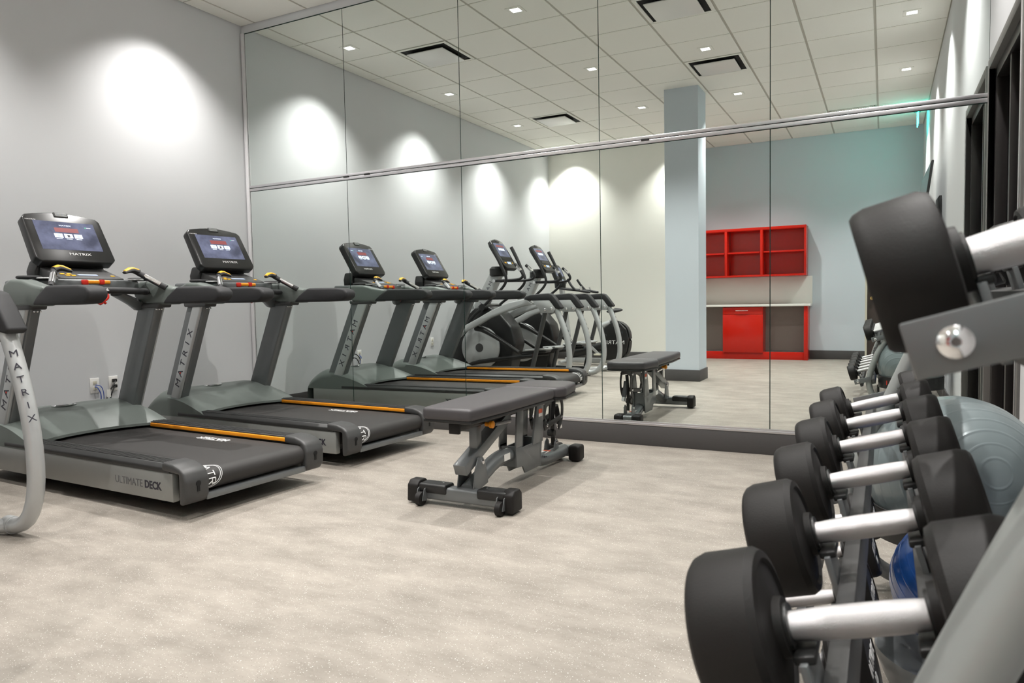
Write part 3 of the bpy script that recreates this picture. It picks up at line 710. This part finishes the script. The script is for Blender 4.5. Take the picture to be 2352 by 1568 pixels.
    for s in (-1, 1):
        MB().prism([(3.575 - oy, .22), (3.66 - oy, .22), (3.675 - oy, .44), (3.60 - oy, .44)], 'x', *sorted((s * .046, s * .058)), .002).build('front_leg', 'gunmetal', R_)
        lg = MB().prism([(3.79 - oy, .20), (3.93 - oy, .20), (3.95 - oy, .445), (3.86 - oy, .45)], 'x', *sorted((s * .046, s * .060)), .002).build('rear_leg', 'gunmetal', R_)
        MB().lathe([(0, .013), (.008, .012), (.01, 0)] if s > 0 else [(-.01, 0), (-.008, .012), (0, .013)], 'x', 16, off=(s * .060, 3.93 - oy, .43)).build('bolt', 'chrome', lg)
        if s > 0: MB().box(.0601, .0611, 3.875 - oy, 3.925 - oy, .375, .40).build('warning_label', 'orangelabel', lg)
        if s > 0: MB().box(.0601, .0611, 3.875 - oy, 3.925 - oy, .355, .374).build('label_plate', 'white', lg)
    # seat adjustment ladder : slotted black plates
    def sector(x0, x1):
        m = MB()
        m.tube([(0, 4.22 - oy, .455), (0, 4.265 - oy, .40), (0, 4.27 - oy, .33), (0, 4.245 - oy, .27), (0, 4.20 - oy, .235)], (.004, .022), 8, smooth=2, upv=(1, 0, 0), mtx=Matrix.Translation(((x0 + x1) / 2, 0, 0)))
        m.prism([(3.97 - oy, .455), (4.24 - oy, .455), (4.22 - oy, .42), (4.10 - oy, .415), (4.02 - oy, .39), (3.985 - oy, .31), (3.96 - oy, .31)], 'x', x0, x1, .001)
        m.prism([(3.96 - oy, .32), (3.99 - oy, .25), (4.24 - oy, .285), (4.24 - oy, .315), (4.02 - oy, .29), (4.0 - oy, .33)], 'x', x0, x1, .001)
        return m
    for s in (-1, 1):
        q = sector(*sorted((s * .040, s * .047))).build('ladder_plate', 'black', R_)
        for yy, zz in ((4.235, .43), (4.24, .30), (4.015, .28), (4.0, .43)):
            MB().lathe([(0, .011), (.007, .010), (.009, 0)] if s > 0 else [(-.009, 0), (-.007, .010), (0, .011)], 'x', 12, off=(s * .047, yy - oy, zz)).build('bolt', 'chrome', q)
    MB().tube([(0, 4.235 - oy, .42), (0, 4.20 - oy, .28), (0, 4.215 - oy, .12)], .014, 12, smooth=1).lathe([(-.022, .022), (.022, .022)], 'x', 20, off=(0, 4.19 - oy, .20)).build('strut', 'black', R_)
    MB().tube([(.0, 4.26 - oy, .37), (.0, 4.315 - oy, .24)], .018, 14).build('seat_handle', 'softblack', R_)
    MB().tube([(.0, 4.314 - oy, .243), (.0, 4.325 - oy, .215)], .0185, 14).build('handle_tip', 'chrome', R_)
    for s in (-1, 1): 
        q = MB().prism([(4.14 - oy, .08), (4.22 - oy, .08), (4.215 - oy, .145), (4.19 - oy, .165), (4.16 - oy, .145)], 'x', *sorted((s * .030, s * .037)), .001).build('strut_ear', 'gunmetal', R_)
        MB().lathe([(0, .012), (.008, .010), (.010, 0)] if s > 0 else [(-.010, 0), (-.008, .010), (0, .012)], 'x', 12, off=(s * .037, 4.188 - oy, .14)).build('bolt', 'chrome', q)
    rb = MB().box(-.05, .12, 4.29 - oy, 4.36 - oy, .030, .098, .012, 3).build('rear_crossbar', 'gunmetal', R_)
    for x0, x1 in ((-.075, .005), (.075, .155)):
        MB().box(x0, x1, 4.275 - oy, 4.375 - oy, .004, .108, .018, 3).build('rubber_foot', 'rubber', rb)
    return R_
bench = make_bench()
tag(bench, 'adjustable flat weight bench with charcoal pads standing alone on the floor', 'weight bench')

# ================================================================ ELLIPTICAL TRAINERS (local: rear foot on the floor, x negative towards the console)
def make_elliptical():
    R_ = empty('elliptical_trainer', (0, 0, 0)); hw = .335
    # base
    b = MB().tube([(.03, -hw, .045), (-.10, -.27, .04), (-.16, -.1, .04), (-.16, .1, .04), (-.10, .27, .04), (.03, hw, .045)], .034, 14, smooth=2).build('rear_base_tube', 'silver', R_)
    for s in (-1, 1):
        MB().lathe([(-.02, .042), (.03, .042)], 'x', 16, off=(-.0, s * hw, .045)).build('joint_collar', 'silver', b)
        MB().lathe([(-.042, .010), (.042, .010)], 'y', 12, off=(.002, s * hw, .04)).build('bolt', 'void', b)
    MB().box(-1.62, -.16, -.045, .045, .02, .10, .01).box(-1.66, -1.54, -.30, .30, .015, .075, .01).build('base_beam', 'black', R_)
    for s in (-1, 1):
        y = s * hw
        rl = MB().tube([(0, y, .045), (.09, y, .052), (.17, y, .10), (.222, y, .20), (.240, y, .32), (.232, y, .46), (.205, y, .60), (.165, y, .73), (.125, y, .83), (.085, y, .925), (.06, y, .97)], .036, 18, smooth=1).build('rear_rail', 'silver', R_)
        for k, ch in enumerate('MATRIX'):
            pz = .845 - k * .058; px = .119 + k * .0235
            dv = Vector((.40, 0, -1)).normalized(); out = Vector((dv.z, 0, -dv.x)) * -1
            n_ = Vector((.82, -.52, .25)).normalized()
            n2 = (n_ - dv * n_.dot(dv)).normalized()
            xd = dv.cross(n2) * -1 if s < 0 else dv.cross(n2) * -1
            xd = (-dv).cross(n2)
            text(ch, .045, 'ink', rl, Vector((px, y, pz)) + n2 * .0370, xd, -dv, sx=1.1, depth=.0012)
        # cap and joint plates
        MB().prism([(-.36, 1.075), (-.33, 1.115), (-.26, 1.135), (-.02, 1.148), (.03, 1.135), (.075, 1.085), (.165, .965), (.135, .945), (.075, .955), (.0, 1.055), (-.20, 1.055)], 'y', y - .045, y + .045, .014, 3).build('rail_cap', 'softblack', R_)
        MB().prism([(-.30, 1.06), (-.33, 1.09), (-.60, 1.035), (-.84, .94), (-1.06, .83), (-1.30, .72), (-1.48, .55), (-1.60, .32), (-1.64, .10), (-1.58, .10), (-1.53, .30), (-1.42, .50), (-1.25, .66), (-1.04, .75), (-.84, .85), (-.60, .93), (-.36, .995), (-.22, 1.01)], 'y', y - .035, y + .035, .012, 3).build('side_beam', 'silver', R_)
        for q in (-1, 1):
            pl = MB().prism([(-.24, 1.06), (-.005, 1.06), (.078, .955), (.045, .905), (-.11, .905)], 'y', *sorted((y + q * .036, y + q * .043)), .001).build('joint_plate', 'silver', R_)
            for bxx, bz in ((-.065, .945), (.025, .955)):
                MB().lathe([(0, .017), (.006, .017), (.014, .008), (.014, 0)] if q > 0 else [(-.014, 0), (-.014, .008), (-.006, .017), (0, .017)], 'y', 18, off=(bxx, y + q * .043, bz)).build('bolt', 'chrome', pl)
        MB().tube([(-.075, y, .93), (-.30, y, .10), (-.31, y, .05)], (.034, .028), 12).build('dark_post', 'darkgrey', R_)
    # body shroud
    MB().prism([(-1.62, .06), (-1.64, .35), (-1.55, .62), (-1.40, .82), (-1.20, .98), (-1.0, 1.0), (-.82, .90), (-.66, .72), (-.60, .50), (-.66, .30), (-.72, .08)], 'y', -.15, .15, .03, 3).build('shroud', 'black', R_)
    arcp = [(-1.05 - .62 * math.cos(a) , .42 + .62 * math.sin(a)) for a in [(-.45 + 1.75 * i / 16) for i in range(17)]]
    for s in (-1, 1):
        MB().tube([(a, s * .155, z) for a, z in arcp], [(.02, .045)] * 17, 10, smooth=1, upv=(0, 1, 0)).build('silver_trim', 'silver', R_)
        dk = MB().lathe([(s * .16, .27), (s * .175, .285), (s * .20, .285), (s * .215, .265), (s * .222, .10), (s * .222, 0)], 'y', 48, off=(-1.10, 0, .45)).build('drive_disc', 'silver', R_)
        MB().lathe([(s * .221, .058), (s * .226, .058), (s * .227, 0)], 'y', 24, off=(-1.10, 0, .45)).build('hub_cap', 'darkgrey', dk)
        # crank link and pedal arms
        ph = s
        MB().tube([(-1.12, s * .27, .72), (-1.0, s * .27, .69), (-.75, s * .28, .56), (-.48, s * .29, .40)], [.045, .036, .026, .026], 12, smooth=1).build('crank_link', 'black', R_)
        MB().tube([(-1.30, s * .265, .20), (-1.15, s * .265, .255), (-.85, s * .265, .30), (-.30, s * .245, .36)], [.018, .026, .03, .028], 12, smooth=1).build('pedal_arm', 'black', R_)
        pd = MB().prism([(-.46, .385), (-.12, .40), (-.10, .43), (-.14, .435), (-.44, .415)], 'y', *sorted((s * .10, s * .27)), .008).build('pedal', 'black', R_)
        MB().tube([(-.40, s * .275, .43), (-.15, s * .275, .45), (-.09, s * .26, .45), (-.075, s * .19, .45), (-.09, s * .12, .45), (-.15, s * .095, .45)], .012, 8, smooth=1).build('pedal_rim', 'silver', pd)
        # moving handlebars
        MB().tube([(-.86, s * .285, 1.79), (-.80, s * .285, 1.68), (-.70, s * .28, 1.48), (-.645, s * .275, 1.36), (-.67, s * .27, 1.27), (-.80, s * .25, 1.16), (-.96, s * .22, 1.06), (-1.05, s * .20, .98)], [.024, .024, .021, .018, .018, .018, .018, .018], 12, smooth=2).build('moving_arm', 'softblack', R_)
        MB().tube([(-1.05, s * .20, .98), (-1.2, s * .22, .86), (-1.30, s * .24, .72), (-1.22, s * .25, .70)], .020, 12, smooth=1).build('lower_arm', 'black', R_)
    MB().lathe([(-.24, .045), (.24, .045)], 'y', 20, off=(-1.04, 0, .985)).build('arm_pivot', 'black', R_)
    # mast
    dv = Vector((-.905 + 1.30, 0, 1.50 - .80)).normalized(); px = Vector((dv.z, 0, -dv.x))
    c0 = Vector((-1.30, 0, .78)); c1 = Vector((-.905, 0, 1.48))
    pts = [c0 - px * .10, c0 + px * .09, c1 + px * .075, c1 - px * .075]
    ms = MB().prism([(p.x, p.z) for p in pts], 'y', -.055, .055, .014, 3).build('mast', 'silver', R_)
    for s in (-1, 1):
        for k, ch in enumerate('MATRIX'):
            kk = k if s < 0 else 5 - k
            o_ = c0 + dv * (.22 + kk * .075) + Vector((0, s * .0555, 0))
            text(ch, .065, 'ink', ms, o_, dv if s < 0 else -dv, -px, sx=1.15)
    MB().lathe([(-.05, .10), (-.03, .12), (.05, .12), (.08, .09)], 'z', 24, off=(-.91, 0, 1.44)).build('console_collar', 'black', R_)
    # console
    tl = math.atan2(.25, .40)
    mtx = Matrix.Translation((-.835, 0, 1.68)) @ Matrix.Rotation(-tl, 4, 'Y')
    hw2, hh = .185, .235
    outl = [(-hw2 + .04, -hh), (hw2 - .04, -hh), (hw2 - .005, -hh + .05), (hw2, hh - .10), (hw2 - .03, hh - .03)] + [(hw2 - .03 - (2 * hw2 - .06) * i / 8, hh - .03 + .03 * math.sin(PI * i / 8)) for i in range(1, 8)] + [(-hw2 + .03, hh - .03), (-hw2, hh - .10), (-hw2 + .005, -hh + .05)]
    ds = MB().prism(outl, 'x', -.05, .012, .012, 3, mtx=mtx).build('console', 'bezel', R_)
    def dq(y0, y1, z0, z1, x, m, nm, t_=.001, par=None): return MB().box(x, x + t_, y0, y1, z0, z1, mtx=mtx).build(nm, m, par or ds)
    sc = dq(-.145, .145, -.045, .165, .0122, 'screen', 'screen')
    for k in range(3): dq(-.078 + .056 * k, -.032 + .056 * k, .05, .085, .0134, 'tile_white', 'screen_tile', .0006, sc)
    dq(-.10, .10, .105, .135, .0131, 'tile_red', 'screen_banner', .0004, sc)
    dq(-.14, .14, -.105, -.062, .0122, 'darkglass', 'shelf_recess', .004)
    dq(-.05, .05, -.165, -.13, .0122, 'lcd', 'display_strip', .002)
    for yy in (-.09, .09, .115): dq(yy - .01, yy + .01, -.155, -.138, .0122, 'yellow', 'button', .003)
    MB().box(.010, .016, -.05, .05, hh - .045, hh - .008, .004, mtx=mtx).build('fan_vent', 'darkgrey', ds)
    # fixed handlebar loops with silver grips
    for s in (-1, 1):
        fb = MB().tube([(-.93, s * .04, 1.33), (-.80, s * .14, 1.33), (-.60, s * .17, 1.33), (-.48, s * .17, 1.345), (-.455, s * .17, 1.40), (-.52, s * .165, 1.48), (-.58, s * .155, 1.535)], [.017, .017, .017, .018, .019, .022, .020], 12, smooth=2).build('fixed_handlebar', 'softblack', R_)
        MB().tube([(-.49, s * .168, 1.445), (-.55, s * .160, 1.505)], .0225, 12).build('pulse_grip', 'chrome', fb)
        MB().lathe([(-.03, .022), (.03, .022)], 'y', 12, off=(-.93, s * .07, 1.33)).build('clamp', 'chrome', fb)
    return R_
el = make_elliptical(); el.location = (-3.655, 1.525, 0)
tag(el, 'silver elliptical trainer next to the near treadmill, rear rail at the left edge', 'elliptical trainer', 'elliptical trainers facing the left wall')
el2 = copy_tree(el); el2.location = (-3.655, .30, 0)
el2['label'] = 'elliptical trainer between the other elliptical and the exercise bike'

# ================================================================ UPRIGHT EXERCISE BIKE
def make_bike():
    R_ = empty('exercise_bike', (-4.20, -1.02, 0))
    MB().box(-.50, .55, -.04, .04, .03, .11, .01).build('base_beam', 'silver', R_)
    MB().tube([(-.50, -.27, .045), (-.50, .27, .045)], .03, 12).build('front_stabilizer', 'silver', R_)
    MB().tube([(.52, -.27, .045), (.52, .27, .045)], .03, 12).build('rear_stabilizer', 'silver', R_)
    hp = [(.14, .16), (.14, .50), (.22, .62), (.34, .70), (.47, .69), (.58, .58), (.62, .42), (.58, .22), (.48, .10), (.20, .08)]
    bd = MB().prism(hp, 'y', -.075, .075, .02, 3).build('flywheel_housing', 'black', R_)
    MB().tube([(.30, 0, .70), (.47, 0, .70), (.60, 0, .60), (.635, 0, .42), (.60, 0, .20), (.50, 0, .09)], (.018, .05), 10, smooth=2, upv=(0, 0, 1)).build('housing_trim', 'darkgrey', bd)
    for s in (-1, 1): text('MATRIX', .085, 'inkwhite', bd, (.36, s * .0756, .37), (1, 0, 0) if s < 0 else (-1, 0, 0), (0, 0, 1), sx=1.25)
    MB().tube([(.14, 0, .62), (.30, 0, .68)], .055, 12).build('top_shroud', 'silver', R_)
    MB().tube([(.15, 0, .30), (-.20, 0, .22), (-.46, 0, .16)], (.075, .06), 12, smooth=1).build('frame_neck', 'black', R_)
    MB().tube([(-.42, 0, .10), (-.47, 0, .7), (-.56, 0, 1.30)], (.055, .045), 16, smooth=1).build('front_post', 'silver', R_)
    MB().tube([(.27, 0, .60), (.355, 0, .84)], .026, 14).build('seat_post', 'chrome', R_)
    def seat(u, v):
        a = 2 * PI * u; wv = .115 if math.cos(a) > 0 else .055
        x = .36 + .135 * math.cos(a) * math.sin(PI * v); y = wv * math.sin(a) * math.sin(PI * v); z = .875 + .035 * math.cos(PI * v) + .012 * math.cos(a)
        return (x, y, z)
    MB().grid(seat, 28, 12).build('seat', 'softblack', R_)
    cr = MB().lathe([(-.10, .03), (.10, .03)], 'y', 16, off=(-.02, 0, .30)).build('crank_axle', 'darkgrey', R_)
    for s in (-1, 1):
        ck = MB().prism([(-.035, .29), (.0, .32), (.13 * s + .01, .30 - s * .11), (.13 * s - .03, .28 - s * .11)], 'y', *sorted((s * .09, s * .105)), .003).build('crank', 'silver', R_)
        MB().box(.13 * s - .06, .13 * s + .045, *sorted((s * .11, s * .20)), .275 - s * .11, .30 - s * .11, .006).build('pedal', 'beige', ck)
    tl = math.radians(24)
    mtx = Matrix.Translation((-.60, 0, 1.49)) @ Matrix.Rotation(-tl, 4, 'Y')
    ds = MB().prism([(-.15, -.17), (.15, -.17), (.18, -.12), (.18, .10), (.13, .165), (0, .18), (-.13, .165), (-.18, .10), (-.18, -.12)], 'x', -.05, .012, .012, 3, mtx=mtx).build('console', 'bezel', R_)
    MB().box(.0122, .0134, -.135, .135, -.04, .12, mtx=mtx).build('screen', 'screen', ds)
    MB().box(.0122, .0144, -.05, .05, -.13, -.10, mtx=mtx).build('display_strip', 'lcd', ds)
    MB().lathe([(-.05, .09), (.06, .10)], 'z', 20, off=(-.58, 0, 1.31)).build('console_collar', 'black', R_)
    for s in (-1, 1):
        hb = MB().tube([(-.58, s * .04, 1.26), (-.45, s * .18, 1.24), (-.22, s * .22, 1.22), (-.06, s * .20, 1.19), (.02, s * .17, 1.18)], [.018, .018, .018, .022, .018], 12, smooth=2).build('handlebar', 'softblack', R_)
        MB().tube([(-.22, s * .22, 1.22), (-.30, s * .22, 1.30), (-.36, s * .20, 1.40)], [.018, .020, .018], 12, smooth=1).build('bar_end', 'softblack', hb)
        MB().tube([(-.12, s * .215, 1.205), (-.14, s * .19, 1.27)], [.014, .018], 10).build('pulse_grip', 'chrome', hb)
    return R_
bk = make_bike()
tag(bk, 'black upright exercise bike with silver post beyond the ellipticals, seen in the mirror', 'exercise bike')

# ================================================================ DUMBBELL RACK along the right wall
TA = math.radians(16)
AX = Vector((math.cos(TA), 0, math.sin(TA))); NZ = Vector((-math.sin(TA), 0, math.cos(TA)))
TIERS = [Vector((.123, 0, 1.100)), Vector((-.02, 0, .725)), Vector((-.155, 0, .345))]      # handle centres per row, top to bottom
DY = [.78, 1.11, 1.43, 1.765, 2.09, 2.41]
def make_rack():
    R_ = empty('dumbbell_rack', (.15, 1.7, 0)); ox, oy = .15, 1.7
    Y0, Y1 = .62, 2.86
    prof = [(.36, .035), (.15, .033), (.03, .045), (-.045, .10), (-.088, .165), (-.112, .24), (-.114, .325), (-.065, .49), (.013, .652), (.050, .745), (.085, .830), (.122, .915), (.158, 1.00), (.22, 1.14)]
    for Y in (Y0, Y1):
        MB().tube([(x - ox, Y - oy, z) for x, z in prof], (.036, .026), 18, smooth=2, upv=(0, 1, 0)).build('side_frame', 'rackgrey', R_)
    for t_, c in enumerate(TIERS):
        org = c + Vector((-ox, -oy, 0))
        def at(a, n, Y): return c + AX * a + NZ * n + Vector((-ox, Y - oy, 0))
        def bar(a0, a1, n0, n1, ya, yb, m, nm, par=R_, bev=.002):
            b2 = bmesh.new(); vs = [at(a, n, Y) for Y in (ya, yb) for a, n in ((a0, n0), (a1, n0), (a1, n1), (a0, n1))]
            V = [b2.verts.new(v) for v in vs]
            for q in ((0, 1, 2, 3), (4, 5, 6, 7), (0, 1, 5, 4), (1, 2, 6, 5), (2, 3, 7, 6), (3, 0, 4, 7)): b2.faces.new([V[i] for i in q])
            bmesh.ops.recalc_face_normals(b2, faces=b2.faces[:])
            if bev: bmesh.ops.bevel(b2, geom=b2.edges[:], offset=bev, segments=2, affect='EDGES', profile=.5)
            o_ = MB(); o_._merge(b2); return o_.build(nm, m, par)
        sh = bar(-.052, -.028, -.100, -.062, Y0 - .03, Y1 + .03, 'darkgrey', 'front_beam')
        bar(.045, .075, -.100, -.062, Y0 - .03, Y1 + .03, 'darkgrey', 'rear_beam')
        for Y in (Y0 - .040, Y1 + .040):
            ab, nb = (-.099, -.058) if t_ == 0 else (-.060, -.049)
            pl = bar(ab - .030, (.20 if t_ == 0 and Y < 1 else .045), nb - .021, nb + .021, Y - .003, Y + .003, 'gunmetal', 'tier_bracket', R_, .002)
            q = at(ab, nb, Y)
            s = -1 if Y < 1 else 1
            prof_b = [(0, .0115), (.003, .0115), (.0075, .006), (.0078, .0035), (.004, .003), (.004, 0)]
            if s < 0: prof_b = [(-a, r_) for a, r_ in prof_b][::-1]
            MB().lathe(prof_b, 'y', 24, off=(q.x, q.y + s * .004, q.z)).build('bolt', 'chrome', pl)
        for Y in DY:
            for a in (-.055, .060):
                sd = bar(a - .006, a + .002, -.100, -.026, Y - .038, Y + .038, 'gunmetal', 'saddle', sh, .001)
                bar(a - .012, a + .010, -.030, -.020, Y - .030, Y + .030, 'black', 'saddle_pad', sh, .003)
    return R_
rack = make_rack(); tag(rack, 'three-tier silver dumbbell rack along the right wall', 'dumbbell rack')

def make_dumbbell(r, L, hl=.145, hr=.0175):
    R_ = empty('dumbbell', (0, 0, 0))
    h = hl / 2
    MB().lathe([(-h, hr * .94), (-h + .012, hr * .96), (-h * .5, hr * 1.04), (0, hr * 1.06), (h * .5, hr * 1.04), (h - .012, hr * .96), (h, hr * .94)], 'x', 32).build('handle', 'knurl', R_)
    for s in (-1, 1):
        pr = [(h - .004, 0), (h - .004, .030), (h + .004, .031), (h + .006, .038), (h + .010, r * .80), (h + .006, r * .84), (h + .008, r * .94), (h + .016, r), (h + L - .014, r), (h + L - .004, r * .955), (h + L, r * .90), (h + L, r * .84), (h + L - .003, r * .82), (h + L - .003, 0)]
        pr = [(s * a, b_) for a, b_ in pr]
        hd = MB().lathe(pr, 'x', 56).build('head', 'rubber', R_, angle=28)
        MB().lathe([(s * (h - .008), .0235), (s * (h + .004), .0235)], 'x', 28).build('collar', 'black', hd)
        text('MATRIX', r * .42, 'inkwhite', hd, (s * (h + L - .0028), 0, -r * .05), (0, s, 0), (0, 0, 1), sx=1.1, bold=.0008)
        text('LB', r * .30, 'inkwhite', hd, (s * (h + L - .0028), 0, -r * .45), (0, s, 0), (0, 0, 1), sx=1.1, bold=.0008)
    return R_
RAD = [.084, .083, .080, .077, .075, .073]
rown2 = ['top', 'middle', 'bottom']
pos_w = ['nearest the camera', 'second from the camera', 'third from the camera', 'fourth from the camera', 'fifth from the camera', 'nearest the mirror']
for t_, c in enumerate(TIERS):
    for k, Y in enumerate(DY):
        r_ = RAD[k] * (.835 if t_ == 0 else 1.0)
        dl = .075 if t_ == 0 else .080 - .002 * k
        d = make_dumbbell(r_, dl, hr=.0178 if t_ == 0 else .0158)
        d.location = (c.x + (.006 if t_ == 0 else 0), Y - (.025 if t_ == 0 and k == 0 else 0), c.z); d.rotation_euler = (0, -TA, 0)
        tag(d, 'black round-head dumbbell on the %s row of the rack, %s' % (rown2[t_], pos_w[k]), 'dumbbell', 'dumbbells on the %s row' % rown2[t_])

# ================================================================ EXERCISE BALLS
def make_ball(name, loc, r, m, pole, n=9):
    R_ = empty(name, loc)
    prof = []; N_ = 260
    q = Vector(pole).normalized().to_track_quat('X', 'Z').to_matrix().to_4x4()
    for i in range(N_ + 1):
        th = PI * i / N_
        rr = r
        for j in range(1, n + 1):
            d_ = abs(th - PI * j / (2 * n) * 1.0)
            d2 = abs(th - PI + PI * j / (2 * n))
            if min(d_, d2) < .010: rr = r + .0011
        prof.append((rr * math.cos(th), rr * math.sin(th)))
    MB().lathe(prof, 'x', 72, mtx=q).build('ball_skin', m, R_, angle=60)
    return R_
b1 = make_ball('exercise_ball', (.215, 2.80, .440), .265, 'ball', (.35, -.90, .25)); tag(b1, 'large silver-green exercise ball behind the dumbbell rack', 'exercise ball')
b2 = make_ball('exercise_ball', (.20, 2.17, .285), .180, 'blueball', (.3, -.5, .8)); tag(b2, 'blue exercise ball low behind the dumbbell rack', 'exercise ball')
# ball stand
R_ = empty('ball_stand', (.215, 2.80, 0)); tag(R_, 'black ring stand with red lettering holding the silver-green ball', 'ball stand')
rg = MB()
n = 48; ro, ri = .255, .250
def wall_ring(rad, z0, z1):
    return lambda u, v: (rad * math.cos(2 * PI * u), rad * math.sin(2 * PI * u), z0 + (z1 - z0) * v)
rg.grid(wall_ring(ro, .235, .335), n, 1).grid(wall_ring(ri, .235, .335), n, 1)
rg.tube([(.2525 * math.cos(2 * PI * i / n), .2525 * math.sin(2 * PI * i / n), .335) for i in range(n)], .004, 8, closed=True)
band = rg.build('ring_band', 'black', R_, angle=60)
for k, ch in enumerate('TSI'):
    a = math.radians(119 + k * 9)
    text(ch, .05, 'inkred', band, (.2556 * math.cos(a), .2556 * math.sin(a), .285), (-math.sin(a), math.cos(a), 0), (0, 0, 1), sx=1.1, bold=.0015)
for k in range(3):
    a = math.radians(60 + 120 * k)
    MB().tube([(.253 * math.cos(a), .253 * math.sin(a), .25), (.253 * math.cos(a), .253 * math.sin(a), .003)], .010, 10).build('leg', 'darkgrey', R_)
R_ = empty('ball_tray', (.20, 2.17, 0)); tag(R_, 'low grey tray under the blue exercise ball', 'ball stand')
MB().lathe([(.0, .17), (.02, .19), (.085, .215), (.105, .215), (.105, .15), (.085, .12), (.06, .10)], 'z', 48).build('tray_ring', 'gunmetal', R_)
